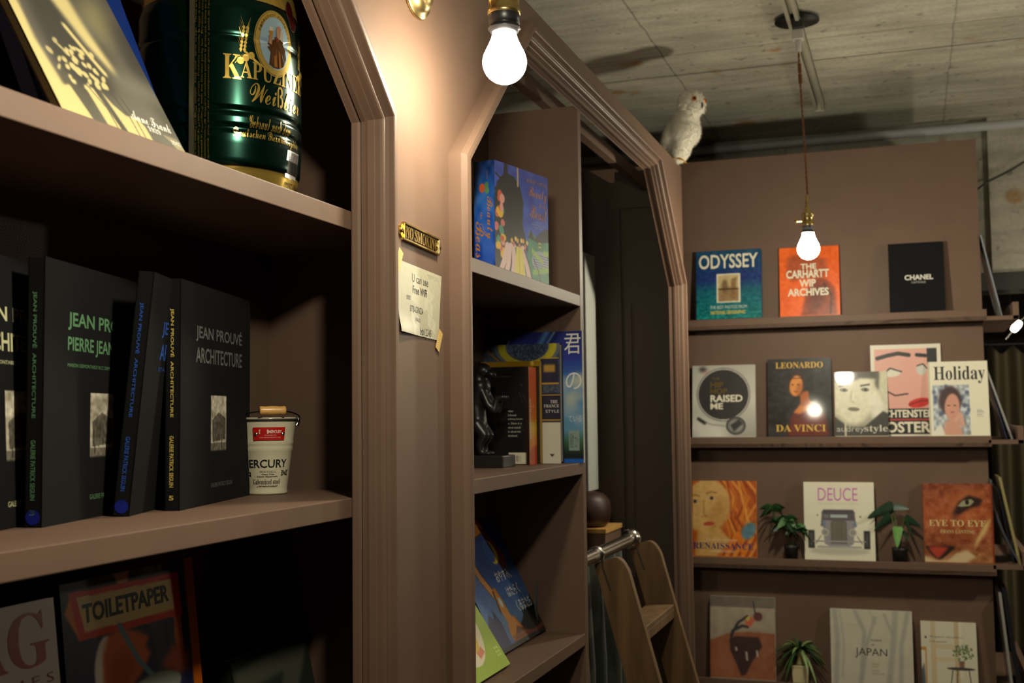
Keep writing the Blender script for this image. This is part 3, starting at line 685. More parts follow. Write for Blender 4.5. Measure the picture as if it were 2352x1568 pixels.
cv.ell(.5, .895, .42, .05, (196, 192, 176), 0, .02).poly([(.26, .40), (.72, .40), (.74, .58), (.24, .58)], (96, 90, 98), .006).poly([(.28, .36), (.70, .36), (.73, .41), (.25, .41)], (84, 80, 88), .006).rect(.38, .425, .62, .465, (176, 186, 190), .004).rect(.28, .425, .36, .47, (120, 118, 120), .004)
cv.poly([(.27, .50), (.72, .50), (.70, .80), (.62, .84), (.38, .84), (.29, .80)], (150, 146, 152), .008).ell(.29, .55, .025, .04, (116, 134, 160), 0, .01).ell(.72, .55, .025, .04, (116, 134, 160), 0, .01)
cv.poly([(.38, .52), (.43, .485), (.56, .485), (.61, .52), (.61, .80), (.38, .80)], (104, 100, 92), .004)
for i in range(10): cv.rect(.392+i*.0215, .51, .397+i*.0215, .795, (136, 132, 118), .001)
for x in (.30, .69): cv.ell(x, .655, .055, .05, (186, 184, 176), 0, .003).ell(x, .655, .04, .036, (150, 148, 140), 0, .004)
for x in (.105, .885): cv.rect(x-.045, .63, x+.045, .86, (54, 52, 54), .008).rect(x-.02, .66, x+.02, .83, (84, 82, 84), .008)
cv.line([(.14, .77), (.86, .77)], .018, (160, 156, 156), .003).line([(.2, .84), (.8, .84)], .03, (176, 172, 172), .004).line([(.24, .70), (.17, .80)], .012, G, .002).line([(.75, .70), (.82, .80)], .012, G, .002)
cv.ell(.195, .435, .013, .012, (140, 130, 90)).ell(.80, .45, .016, .013, (140, 130, 90))
ledge_book(2, .2941, .5202, 1.219, .03, cv, 'white book with a grey vintage hot rod, middle of the third ledge', bg=(232, 228, 206), m=GLOSS,
    texts=[('DEUCE', (.205, .075, .77, .245), (206, 122, 190), 'sans'), ('THE ORIGINAL HOT ROD  32 TO 32', (.20, .27, .78, .295), (206, 198, 170), 'sans')])
cv = Cv(120, 140, (150, 78, 42)); cv.vgrad([(0, (128, 62, 36)), (.4, (168, 88, 48)), (.75, (140, 74, 42)), (1, (160, 110, 70))]).noise(22, 14, 18).noise(14, 60, 70, seed=9)
cv.ell(.62, .2, .3, .12, (176, 100, 56), -10, .06, .7).poly([(.44, .38), (.52, .24), (.66, .15), (.86, .20), (.82, .28), (.66, .32), (.52, .40)], (44, 26, 20), .02).poly([(.50, .29), (.58, .22), (.70, .20), (.74, .23), (.68, .285), (.56, .30)], (150, 150, 118), .006).ell(.64, .24, .028, .03, (24, 20, 16), 0, .004)
cv.poly([(.45, .3), (.5, .4), (.46, .5), (.42, .42)], (70, 36, 24), .03, .8).poly([(.98, .42), (.9, .6), (.72, .82), (.74, .72), (.88, .5)], (206, 172, 110), .02).poly([(.02, .80), (.16, .80), (.30, .79), (.46, .80), (.34, .90), (.22, .98), (.10, .90)], (30, 18, 16), .012).poly([(.06, .81), (.22, .80), (.36, .81), (.28, .89), (.2, .96), (.12, .89)], (176, 62, 44), .02)
cv.poly([(0, .92), (.16, .97), (.34, .97), (.46, .88), (.62, .84), (.74, .92), (.6, 1), (0, 1)], (206, 180, 140), .02).rect(0, 0, .012, 1, (100, 50, 30)).rect(.97, 0, 1, 1, (120, 46, 24), .01)
ledge_book(2, .6712, .8835, 1.217, .03, cv, 'tawny wildlife book with a big cat eye close up, last on the third ledge', bg=(140, 72, 40), m=GLOSS,
    texts=[('EYE TO EYE', (.085, .465, .90, .545), (214, 190, 130), 'serif'), ('FRANS LANTING', (.245, .59, .73, .635), (206, 180, 124), 'serif')])
# lowest ledge
cv = Cv(110, 150).vgrad([(0, (116, 106, 96)), (.13, (116, 106, 96)), (.14, (172, 158, 138)), (.6, (162, 146, 128)), (1, (150, 130, 110))])
cv.poly([(0, .55), (.3, .45), (.6, .43), (1, .44), (1, 1), (0, 1)], (152, 92, 62), .01).noise(8, 12, 14).ell(.2, .8, .2, .2, (170, 106, 74), 0, .1, .6)
cv.poly([(.31, .53), (.38, .49), (.75, .49), (.80, .60), (.64, .80), (.55, .95), (.48, .97), (.42, .85), (.31, .66)], (62, 40, 40), .012)
for x, y, l in ((.4, .63, .03), (.56, .68, .09), (.72, .66, .06)): cv.line([(x, y), (x+.01, y+l)], .03, (190, 178, 168), .008)
cv.line([(.33, .49), (.36, .42), (.5, .36), (.58, .37)], .045, (52, 48, 52), .006).line([(.34, .46), (.44, .32), (.58, .24)], .04, (52, 48, 52), .006).line([(.34, .48), (.31, .56)], .03, (52, 48, 52), .005).poly([(.54, .28), (.62, .24), (.70, .28), (.63, .37), (.55, .35)], (206, 104, 76), .008).poly([(.55, .27), (.6, .23), (.63, .26), (.58, .31)], (196, 186, 96), .008)
cv.ell(.74, .24, .07, .055, (100, 54, 48), 0, .012).line([(.70, .20), (.67, .06)], .018, (52, 48, 50), .003)
ledge_book(3, -.0309, .1872, .8265, .024, cv, 'beige and brown art book with a dark glossy shape, first on the lowest ledge', bg=(156, 140, 122), soft=True)
cv = Cv(120, 130, (196, 192, 174)); TR = (160, 158, 148)
for pts, wd in (([(.06, 0), (.09, .4), (.06, 1)], .06), ([(.12, 0), (.17, .5), (.14, .9)], .018), ([(.3, 0), (.42, .3), (.36, 1)], .05), ([(.55, .1), (.45, .45), (.38, .9)], .045), ([(.80, 0), (.77, .4), (.70, 1)], .07), ([(.95, 0), (.86, .45), (.84, 1)], .055), ([(.66, .05), (.76, .32)], .03), ([(.48, 0), (.56, .2)], .012), ([(.15, .2), (.4, .22)], .006)): cv.line(pts, wd, TR, .012, .75)
cv.noise(4, 10, 10)
ledge_book(3, .3685, .6268, .799, .024, cv, 'pale grey book with misty tree trunks and a black title on the lowest ledge', bg=(196, 192, 174),
    texts=[('FORMS', (.495, .385, .63, .415), (70, 68, 64), 'sans'), ('OF', (.495, .445, .54, .472), (70, 68, 64), 'sans'), ('JAPAN', (.30, .505, .69, .635), (44, 42, 42), 'sans'), ('MICHAEL', (.50, .70, .60, .72), (150, 134, 104), 'sans'), ('KENNA', (.50, .735, .58, .755), (150, 134, 104), 'sans'), ('YVONNE', (.50, .79, .59, .81), (150, 134, 104), 'sans'), ('MEYER-LOHR', (.50, .825, .65, .845), (150, 134, 104), 'sans')])
cv = Cv(100, 130, (204, 198, 176))
cv.rect(.18, 0, .27, 1, (196, 176, 140), .004).rect(.60, 0, .68, .9, (190, 168, 132), .004).rect(.27, .33, .60, .40, (200, 184, 150), .004).rect(.27, .52, .60, .58, (202, 186, 154), .004).rect(.68, 0, .74, .8, (214, 206, 186), .004).rect(.12, .9, 1, .95, (186, 152, 108), .004)
cv.rect(0, .38, .10, 1, (188, 132, 56)).rect(0, .43, .075, 1, (208, 204, 186)).poly([(0, .72), (.05, .6), (.07, .9), (0, 1)], (70, 80, 86), .01)
for i in range(90): a, r_ = RNG.random()*6.28, RNG.random()**.5; cv.ell(.74+.19*r_*math.cos(a), .44+.12*r_*math.sin(a), .022, .012, [(92, 112, 74), (120, 138, 96), (184, 190, 160), (70, 92, 58)][i % 4], RNG.random()*180, .003)
cv.poly([(.67, .56), (.77, .56), (.76, .66), (.68, .66)], (120, 86, 66), .005).ell(.70, .675, .25, .022, (60, 54, 50), 0, .003).line([(.56, .68), (.50, .98)], .016, (40, 38, 38), .002).line([(.64, .69), (.62, 1)], .016, (40, 38, 38), .002).line([(.84, .68), (.88, .96)], .016, (40, 38, 38), .002)
cv.ell(.09, .24, .018, .018, (40, 40, 44))
ledge_book(3, .6523, .8211, .770, .012, cv, 'white interiors magazine with a vase on a table, last on the lowest ledge', 'magazine', 'magazine', bg=(204, 198, 176), soft=True,
    texts=[('Bouquets champêtres', (.15, .205, .76, .25), (110, 112, 108), 'script'), ('à la maison', (.15, .27, .46, .31), (110, 112, 108), 'script')])

# ---------------------------------------------------------------- near bookcase: black monographs
def photo(cv, x0, y0, x1, y1, seed):
    m = ((cv.X > x0) & (cv.X < x1) & (cv.Y > y0) & (cv.Y < y1)).astype(float)
    cv.rect(x0, y0, x1, y1, (190, 182, 164)); w, h = x1-x0, y1-y0; P = lambda u, v: (x0+u*w, y0+v*h)
    cv.noise(40, 30, 34, m*(cv.Y < y0+.4*h), seed); cv.poly([P(.08, .45), P(.5, .30), P(.96, .42), P(.96, .8), P(.1, .84)], (96, 90, 80))
    for k in range(6): cv.line([P(.14+.14*k, .46), P(.14+.14*k, .82)], .004, (70, 66, 58))
    cv.rect(*P(0, .86), *P(1, 1), (120, 114, 102)).line([P(.2, .82), P(.2, .95)], .008, (40, 38, 34)).line([P(.7, .8), P(.7, .95)], .008, (40, 38, 34)).noise(24, 60, 70, m, seed+1)
def mono(n, label, loc, phi, lean, col, num, title2, sub, tcol=None, t=.017, h=.2575, w=.2526, dot=False):
    cv = Cv(200, 210, (25, 25, 26)); tcol = tcol or col
    photo(cv, .40, .50, .62, .755, n)
    tx = [('JEAN PROUVÉ', (.19, .175, .86, .26), tcol, 'bold'), (title2, (.19, .285, .86, .355), tcol, 'bold'), ('GALERIE PATRICK SEGUIN', (.40, .905, .71, .925), tcol, 'sans')]
    if sub: tx.append((sub, (.19, .385, .80, .402), tcol, 'sans'))
    st = [('JEAN PROUVÉ  ARCHITECTURE', (.30, .13, .62, .60), col, 'bold'), ('GALERIE PATRICK SEGUIN', (.32, .68, .60, .90), col, 'bold'), (num, (.30, .935, .62, .955), col, 'bold', 0)]
    if dot: st.append(('●', (.08, .935, .92, .99), (24, 34, 130), 'sans', 0))
    return book('monograph', label, 'book', w, h, t, loc, phi, lean, 0, art=cv, bg=(25, 25, 26), spine=(19, 19, 20), texts=tx, m=CLOTHP, group='black monographs on the middle shelf', page=(60, 60, 62), stexts=st)
mono(5, 'black monograph with yellow spine lettering and grey title, beside the white bucket', (-0.1209, 1.0943, 1.351), R(104.4), 0, (200, 176, 90), '5', 'ARCHITECTURE', '', (104, 104, 104))
mono(4, 'black monograph with blue lettering leaning forward behind the yellow-lettered one', (-0.1298, 1.0186, 1.351), R(109.5), -R(5.5), (48, 84, 165), '4', 'ARCHITECTURE', 'STATION SERVICE TOTAL', dot=True)
mono(3, 'black monograph with green lettering and a house photo, third from the white bucket', (-0.133, 0.894, 1.351), R(104.4), 0, (96, 140, 100), '3', 'PIERRE JEANNERET', 'MAISON DÉMONTABLE BCC DEMOUNTABLE HOUSE', dot=True)
mono(2, 'black monograph with pale yellow lettering, cut by the left edge of the photo', (-0.1324, 0.7805, 1.351), R(104.4), R(2.5), (205, 204, 160), '2', 'ARCHITECTURE', 'MAISON DÉMONTABLE DEMOUNTABLE HOUSE')

# ---------------------------------------------------------------- top shelf of the near bookcase
YL = (190, 176, 124); GR = (62, 60, 55)
cv = Cv(210, 360, (86, 83, 74)); cv.noise(14, 6, 9)
cv.ell(.80, .52, .16, .10, (120, 114, 86), 30, .07).ell(.95, .66, .12, .2, (58, 56, 52), 0, .08).ell(.82, .78, .2, .06, (104, 101, 92), 0, .06)
cv.poly([(.12, .2), (.34, .3), (.46, .62), (.58, .78), (.56, .86), (.30, .88), (.14, .82), (.16, .6)], GR, .04).poly([(0, 0), (.14, 0), (.10, .5), (.07, .74), (.13, .93), (.08, 1), (0, 1)], YL, .015)
cv.poly([(.28, .25), (.52, .30), (.60, .58), (.68, .73), (.66, .76), (.52, .66), (.40, .52)], YL, .025).line([(.40, .62), (.50, .72), (.56, .77)], .04, YL, .008)
for k in range(40): cv.ell(.13+.42*RNG.random(), .70+.17*RNG.random(), .008+.02*RNG.random(), .006+.012*RNG.random(), YL, 40, .004, .95)
for q in ([(.10, .90), (.17, .885), (.23, 1), (.04, 1)], [(.30, .865), (.37, .86), (.45, 1), (.34, 1)], [(.43, .86), (.48, .90), (.56, .93), (.66, .92), (.70, .95), (.71, 1), (.50, 1)]): cv.poly(q, YL, .006)
for x0, x1 in ((.33, .42), (.38, .46), (.53, .60), (.60, .65)): cv.line([(x0, .86), (x1-.01, .93), (x1, 1)], .008, GR, .002)
for k in range(10): cv.line([(.03+.012*k, .2), (.07+.012*k, .6), (.12+.02*k, .78)], .005, GR, .003, .6)
for k in range(6): cv.line([(.86+.02*k, .955), (.94+.012*k, 1)], .006, YL, .003)
book('photo_book', 'cream and grey photographic book leaning back on the top shelf beside the keg', 'book', .1773, .309, .009, (-0.0324, 0.7954, 1.7129), R(90), R(30), art=cv, bg=(210, 198, 150), spine=(170, 158, 110), m=PRINT,
     texts=[('Anne Frank', (.60, .895, .955, .938), (226, 224, 214), 'script'), ('1929', (.72, .942, .83, .962), (226, 224, 214), 'serif'), ('1945', (.90, .968, .985, .985), (226, 224, 214), 'serif')])
book('blue_book', 'deep blue book leaning behind the cream photographic book on the top shelf', 'book', .206, .294, .0185, (-0.0901, 0.8485, 1.7129), R(90), R(23), bg=(18, 46, 118), m=PRINT)

K = (-0.121, 1.1702, 1.7129); KH = .235
def kr(z):
    pr = [(0, .080), (.004, .086), (.018, .0885), (.020, .0895), (.024, .0908), (.046, .0922), (.055, .0922), (.0585, .0895), (.062, .0895), (.0655, .0920), (.074, .0922), (.0775, .0898), (.081, .0898), (.085, .0924), (.13, .0924), (.158, .0922), (.1605, .0908), (.164, .0922), (.194, .0915), (.202, .0895), (.206, .088), (.228, .085), (KH, .081)]
    return np.interp(z, [p[0] for p in pr], [p[1] for p in pr]), pr
KS = 1.031
t = empty('beer_keg', K, 'dark green metal party keg with gold lettering on the top shelf', 'keg')
t.scale = (KS,)*3
GRN = (3, 36, 28); GOLD = (206, 172, 84)
zs = sorted(set([p[0] for p in kr(0)[1]]+list(np.linspace(0, KH, 50))))
cols = [(190, 160, 76) if z < .0185 or z > .206 else (14, 20, 16) if .0182 <= z < .0205 or .2025 < z <= .206 else GRN for z in zs]
mb = MB().lathe([(float(kr(z)[0]), z) for z in zs], 96, cols).lathe([(.0001, KH-.006), (.074, KH-.006), (.078, KH), (.081, KH)], 64, (150, 150, 146), cap=False)
mb.box((-.0965, -.0022, .002), (-.0915, .0022, .231), (120, 118, 96), M=Matrix.Rotation(R(180-75), 4, 'Z'))
mb.build('keg_body', PMETAL, t)
def kface(a0, a1, z0, z1):
    def f(U, V, off):
        a = R(a0)+R(a1-a0)*U; z = z1-(z1-z0)*V-.020; r = kr(z)[0]+off+.0003; return np.stack([r*np.cos(a), r*np.sin(a), z], 1)
    return FuncFace(f)
mb = MB()
mb.text('K', kface(-55, -43, .133, .160), (0, 0, 1, 1), GOLD, 'serif'); mb.text('APUZINER', kface(-43.5, 18, .135, .155), (0, 0, 1, 1), GOLD, 'serif')
mb.text('Weißbier', kface(-37, 12, .110, .134), (0, 0, 1, 1), GOLD, 'script')
mb.text('Gebraut nach dem', kface(-37, -1, .082, .096), (0, 0, 1, 1), GOLD, 'script'); mb.text('Deutschen Reinheitsgebot', kface(-48, 11, .066, .081), (0, 0, 1, 1), GOLD, 'script')
mb.text('MIT FEINER HEFE', kface(-2, 52, .025, .031), (0, 0, 1, 1), (60, 46, 20), 'sans')
for i, s in enumerate(('Do not expose to direct sunlight · Keep cool · Servir au frais · Thrive at frisch', 'Elaborado de acuerdo a la pureza · Prodotto secondo la legge di purezza', 'Brewed in accordance with the German purity law · Prodotto secondo', 'consommation de boissons alcoolisées pendant la grossesse, même en faible', 'quantité, peut avoir des conséquences graves sur la santé de l’enfant')):
    mb.text(s, kface(-73.5+2.1*i, -71.9+2.1*i, .045, .228), (0, 0, 1, 1), (150, 124, 60), 'sans', -90)
for a in (-40, 15): # barley ears and hops beside the medallion
    fc = kface(a-9, a+9, .150, .205)
    for k in range(7):
        for s_ in (-1, 1):
            y = .25+.075*k; x = .5+s_*.07-.02*k; mb.add(fc.pts(np.array([x-.06, x, x+.06, x]), np.array([y, y-.05, y, y+.06]), .0006), [(0, 1, 2, 3)], GOLD)
            mb.add(fc.pts(np.array([x-.012, x+.012, x+s_*.14]), np.array([y-.03, y-.03, y-.25]), .0006), [(0, 1, 2)], (180, 152, 76))
    for x, y in ((.5, .86), (.72, .80), (.30, .93)):
        q = np.linspace(0, 2*math.pi, 13)[:-1]; mb.add(fc.pts(x+.13*np.cos(q), y+.075*np.sin(q), .0007), [list(range(12))], GOLD)
    for x1 in (.1, 1.1, 1.25): mb.add(fc.pts(np.array([.45, .5, x1, x1]), np.array([.75, .72, .98, 1.0]), .0006), [(0, 1, 2, 3)], GOLD)
def kell(a, z, rx, rz, col, off, n=48):
    z = z-.020; q = np.linspace(0, 2*math.pi, n+1)[:-1]; rr = float(kr(z)[0]); P = [np.array([[ (kr(z)[0]+off)*math.cos(R(a)), (kr(z)[0]+off)*math.sin(R(a)), z]])]
    for k in (.5, 1):
        an = R(a)+k*rx*np.cos(q)/rr; zz = z+k*rz*np.sin(q); r_ = kr(zz)[0]+off; P.append(np.stack([r_*np.cos(an), r_*np.sin(an), zz], 1))
    F = [(0, 1+i, 1+(i+1) % n) for i in range(n)]+[(1+i, 1+n+i, 1+n+(i+1) % n, 1+(i+1) % n) for i in range(n)]
    mb.add(np.concatenate(P), F, col)
kell(-17, .181, .0272, .0375, (196, 164, 82), .0006); kell(-17, .181, .0262, .0362, (120, 92, 40), .0008); kell(-17, .181, .0258, .0358, (200, 168, 86), .001); kell(-17, .181, .0205, .0295, (176, 206, 226), .0012)
lf = kface(-17-14.5, -17+14.5, .146, .216)
for i, ch in enumerate('BIERSTADT KULMBACH'):
    a = R(158-i*8); x, y = .5+.475*math.cos(a), .5-.455*math.sin(a)
    if ch != ' ': mb.text(ch, lf, (x-.022, y-.02, x+.022, y+.02), (92, 70, 30), 'sans', 0, .0013)
def kp(pts, col, off=.0014): p = np.array(pts); mb.add(lf.pts(p[:, 0], p[:, 1], off), [list(range(len(p)))], col)
# plain drinker in a brown robe with a beer glass
kp([(.30, .86), (.34, .66), (.26, .60), (.27, .52), (.44, .44), (.54, .40), (.68, .44), (.80, .56), (.84, .70), (.74, .84), (.58, .90), (.42, .90)], (98, 62, 36)); kp([(.46, .50), (.52, .48), (.54, .88), (.44, .88)], (168, 112, 54), .0016); kp([(.58, .48), (.62, .48), (.66, .88), (.59, .88)], (168, 112, 54), .0016); kp([(.66, .52), (.80, .62), (.78, .80), (.70, .70)], (112, 110, 112), .0016)
kp([(.46, .40), (.62, .36), (.74, .46), (.68, .49), (.52, .47)], (134, 60, 30), .0017); kp([(.50, .30), (.53, .22), (.60, .20), (.68, .25), (.69, .36), (.60, .43), (.53, .40)], (198, 150, 118), .0017); kp([(.60, .40), (.66, .22), (.72, .28), (.73, .42), (.66, .44)], (206, 196, 180), .0018)
kp([(.30, .30), (.40, .29), (.39, .48), (.32, .48)], (206, 140, 40), .0018); kp([(.295, .26), (.405, .25), (.40, .31), (.30, .32)], (232, 222, 200), .0019); kp([(.28, .40), (.34, .38), (.38, .46), (.36, .54), (.29, .52)], (190, 140, 108), .0020)
kell(3, .222, .0095, .0185, (150, 146, 140), .0006); kell(3, .222, .0088, .0175, (92, 20, 18), .0008)
bf = kface(-4, 13, .036, .066); mb.add(bf.pts(*[v.ravel() for v in np.meshgrid(np.linspace(0, 1, 9), [0, 1])], .0005), [(i, i+1, i+10, i+9) for i in range(8)], (214, 212, 212))
x = .06
while x < .94:
    w_ = .008+.02*RNG.random(); mb.add(bf.pts(np.array([x, x+w_, x+w_, x]), np.array([.05, .05, .86, .86]), .0008), [(0, 1, 2, 3)], (50, 44, 44)); x += w_+.012+.025*RNG.random()
mb.build('label_print', PMETAL, t)

# ---------------------------------------------------------------- white bucket on the middle shelf
B = (-0.1736, 1.365, 1.351); BH = .0990
br = lambda z: .0255+.0125*np.asarray(z)/BH
t = empty('enamel_bucket', B, 'small white enamel bucket with a wooden grip and red badge on the middle shelf', 'bucket'); t.scale = (KS,)*3
prof = [(.0001, .002), (.024, .002), (.0262, 0), (.0272, .003), (.0262, .006)]+[(float(br(z)), z) for z in (.010, .04, .056)]+[(float(br(.0585))+.0009, .0585), (float(br(.061)), .061), (float(br(.064)), .064), (float(br(.0665))+.0009, .0665), (float(br(.069)), .069)]+[(float(br(z)), z) for z in (.08, .093)]
rim = [(float(br(.093)), .093), (.0386, .0945), (.0396, .0962), (.0396, .0990), (.0380, .0992), (.0372, .097)]
mb = MB().lathe(prof, 64, (200, 193, 168)).lathe(rim, 64, [(200, 193, 168), (46, 44, 42), (46, 44, 42), (200, 193, 168), (200, 193, 168), (200, 193, 168)], cap=False).lathe([(.0372, .097), (float(br(.06))-.001, .06), (.024, .006), (.0001, .005)], 64, (200, 195, 174), cap=False)
def bface(a0, a1, z0, z1):
    def f(U, V, off):
        a = R(a0)+R(a1-a0)*U; z = z1-(z1-z0)*V; r = br(z)+off+.0002; return np.stack([r*np.cos(a), r*np.sin(a), z], 1)
    return FuncFace(f)
A = -59; IK = (34, 34, 38)
for s, a0, a1, z0, z1, st, c_ in (('MERCURY', -64, 53, .0350, .0455, 'bold', IK), ('INDUSTRIAL', -17, 24, .0288, .0314, 'serif', (120, 118, 116)), ('Heavy Duty', -12, 20, .0252, .0278, 'bold', IK), ('Design Equipment', -24, 28, .0224, .0250, 'bold', IK), ('Galvanized steel', -36, 36, .0140, .0205, 'serif', IK), ('Light weight tinplate', -28, 32, .0098, .0128, 'bold', IK)):
    mb.text(s, bface(A+a0, A+a1, z0, z1), (0, 0, 1, 1), c_, st, off=.0003, shear=.25 if s[0] == 'L' else 0)
f_ = bface(A+38, A+62, .0245, .0315)
for a, b_ in ((0, .16), (.84, 1)): mb.add(f_.pts(np.array([0, 1, 1, 0]), np.array([a, a, b_, b_]), .0004), [(0, 1, 2, 3)], IK)
mb.text('mcr', f_, (.05, .25, .95, .78), IK, 'heavy', off=.0004)
f_ = bface(A-66, A-42, .0235, .0300)
g = np.array([0, 0]); mb.add(f_.pts(np.array([0, 1, 1, 0]), np.array([.05, .05, .95, .95]), .0003), [(0, 1, 2, 3)], IK); mb.add(f_.pts(np.array([.05, .6, .92, .6, .05]), np.array([.2, .2, .5, .8, .8]), .0005), [(0, 1, 2, 3, 4)], (200, 196, 176)); mb.add(f_.pts(np.array([.05, .5, .74, .5, .05]), np.array([.32, .32, .5, .68, .68]), .0006), [(0, 1, 2, 3, 4)], IK)
mb.build('pail', ENAMEL, t)
cv = Cv(30, 14, (178, 20, 14)); mb = MB(); f_ = bface(A-27, A+38, .0700, .0865)
mb.art(cv, f_, .0012); mb.text('MERCURY', f_, (.47, .22, .88, .46), (226, 214, 200), 'bold', off=.0015); mb.add(f_.pts(np.array([.19, .46, .46, .19]), np.array([.18, .18, .5, .5]), .0014), [(0, 1, 2, 3)], (226, 214, 200)); mb.text('CR', f_, (.31, .23, .44, .46), (178, 20, 14), 'heavy', off=.0016)
for k in range(3): mb.add(f_.pts(np.array([.21, .29, .29, .21]), np.array([.25, .25, .30, .30])+k*.08, .0016), [(0, 1, 2, 3)], (178, 20, 14))
mb.text('Powerplant Bar', f_, (.36, .56, .72, .67), (220, 190, 180), 'sans', off=.0015); mb.text('Steel is ideal for industrial strength', f_, (.2, .73, .86, .84), (220, 190, 180), 'sans', off=.0015)
o = mb.build('badge', PRINT, t)
for u in (.09, .93):
    p = f_.pts(np.array([u]), np.array([.52]), .001)[0]; MB().lathe([(.0001, .002), (.0018, .0016), (.0026, .0006), (.0027, 0)], 16, M=Matrix.Translation(p) @ Matrix.Rotation(math.atan2(p[1], p[0]), 4, 'Z') @ Matrix.Rotation(R(90), 4, 'Y')).build('rivet', CHROME, o)
vr = R(A+10); fwd = Vector((math.cos(vr), math.sin(vr), 0)); sd = Vector((-math.sin(vr), math.cos(vr), 0))
arc = [sd*(.0425*math.cos(a))+fwd*(.0425*math.sin(a))+Vector((0, 0, .0955+.012*math.sin(a))) for a in np.linspace(0, math.pi, 40)]
o = MB().tube(arc, .0009, 8).build('handle', STEELDK, t)
gp = [(.0001, -.0165), (.0052, -.0165), (.0058, -.015), (.0055, -.009), (.0060, -.003), (.0060, .003), (.0055, .009), (.0058, .015), (.0052, .0165), (.0001, .0165)]
MB().lathe(gp, 24, M=Matrix.Translation(fwd*.0415+Vector((0, 0, .1075))) @ sd.to_track_quat('Z', 'Y').to_matrix().to_4x4()).build('wooden_grip', PALEWOOD, o)
for s_ in (1, -1):
    MB().tube([sd*s_*.0388+Vector((0, 0, .088)), sd*s_*.0415+Vector((0, 0, .093)), sd*s_*.0425+Vector((0, 0, .1005))], [.003, .0022, .0018], 8).build('ear', CHROME, t)

# ---------------------------------------------------------------- lower shelf of the near bookcase
cv = Cv(120, 160, (196, 182, 176)); cv.noise(3, 8, 8)
book('white_magazine', 'white magazine with large red serif capitals on the dark lower shelf', 'magazine', .2217, .294, .006, (-0.0942, 0.6856, 0.9922), R(90), R(7), art=cv, bg=(196, 182, 176), m=PRINT, soft=True,
     texts=[('MAG', (.18, .03, .955, .20), (150, 26, 20), 'serif'), ('H O M M E S', (.36, .228, .965, .258), (120, 40, 40), 'sans')])
cv = Cv(150, 200).vgrad([(0, (20, 24, 40)), (.3, (26, 30, 60)), (1, (34, 30, 60))])
Q = lambda *p: [(x, .19+(y-.5)*.48) for x, y in p]
cv.poly([(.92, .0), (1, .0), (1, 1), (.93, 1)], (170, 84, 16), .004).poly([(.80, .20), (.86, .19), (.86, .34), (.83, .37), (.79, .28)], (176, 90, 20), .005).poly([(.36, .0), (.48, .0), (.46, .05), (.40, .05)], (190, 130, 90), .006)
cv.poly([(.05, .035), (.86, .045), (.87, .205), (.10, .195)], (196, 38, 16)).poly([(.02, .10), (.06, .05), (.11, .195)], (206, 116, 20), .004).poly([(.105, .055), (.80, .065), (.81, .178), (.145, .172)], (206, 180, 112), .002)
cv.ell(.26, .30, .07, .10, (220, 206, 190), 12, .004).poly(Q((.24, .90), (.25, .66), (.30, .52), (.40, .50), (.52, .56), (.60, .62), (.56, .68), (.60, .74), (.52, .86), (.40, .96), (.28, 1)), (196, 92, 34), .01)
cv.poly(Q((.28, .9), (.3, .7), (.42, .66), (.50, .8), (.4, .95)), (140, 50, 26), .03, .7).line(Q((.38, .48), (.50, .76), (.66, 1)), .03, (90, 120, 130), .004).poly(Q((.66, .86), (.78, .72), (.88, .80), (.90, .94), (.78, .96)), (160, 70, 40), .02).ell(.62, .43, .2, .05, (120, 122, 116), 0, .006)
book('magazine', 'dark blue magazine with a red and cream title panel on the shaded lower shelf', 'magazine', .232, .30, .012, (-0.1128, 0.9331, 0.9922), R(92), R(6), art=cv, bg=(22, 26, 46), m=GLOSS, soft=True,
     texts=[('TOILETPAPER', (.135, .078, .775, .142), (18, 26, 22), 'heavy')])
cv = Cv(100, 110, (40, 44, 40)); cv.noise(6, 8, 8).poly([(.02, .10), (.92, .02), (.95, .16), (.40, .95), (.15, 1), (.62, .24), (.02, .28)], (74, 78, 68), .02)
book('dark_book', 'dark grey book lying back in the shaded corner of the lower shelf', 'book', .206, .16, .03, (-0.1231, 1.2527, 0.9922), R(93), R(12), art=cv, bg=(36, 40, 36), m=PRINT)

# ---------------------------------------------------------------- far bookcase
cv = Cv(200, 215).vgrad([(0, (58, 72, 170)), (.5, (44, 76, 190)), (1, (40, 90, 170))]); cv.noise(20, 9, 11)
BK = (24, 24, 26)
cv.poly([(.62, .55), (.8, .58), (1, .52), (1, 1), (.55, 1)], (40, 130, 96), .008).noise(16, 8, 9, (cv.Y > .6).astype(float), 4).poly([(.60, .60), (.66, .52), (.72, .60), (.82, .54), (.90, .50), (1, .48), (1, .60), (.8, .63)], (20, 22, 30))
cv.poly([(.05, .18), (.16, .1), (.18, .0), (.23, .0), (.24, .08), (.36, .10), (.46, .16), (.52, .30), (.50, .50), (.60, .70), (.5, .82), (.3, .9), (.1, 1), (0, 1), (0, .3)], BK, .004).line([(.42, .0), (.42, .16)], .03, (176, 150, 120)).line([(.02, .11), (.10, .14), (.16, .12)], .018, BK).line([(.0, .25), (.1, .22)], .03, BK)
for k in range(22): cv.ell(.03+.13*RNG.random(), .28+.55*RNG.random(), .03+.025*RNG.random(), .025+.02*RNG.random(), [(206, 110, 106), (226, 176, 40), (70, 140, 116), (196, 84, 60), (220, 150, 140)][k % 5], RNG.random()*180, .004)
for k, (x0, x1, x2) in enumerate(((.22, .16, .06), (.28, .24, .18), (.34, .34, .30), (.50, .58, .64))): cv.line([(x0, .72), (x1, .86), (x2, 1.02)], .085, (226, 190, 186), .004).line([(x0+.03, .72), (x1+.045, .86), (x2+.05, 1.02)], .018, BK)
cv.poly([(.38, .70), (.48, .70), (.56, .98), (.34, .98)], (222, 206, 84), .004).line([(.43, .72), (.44, .96)], .012, (196, 176, 60))
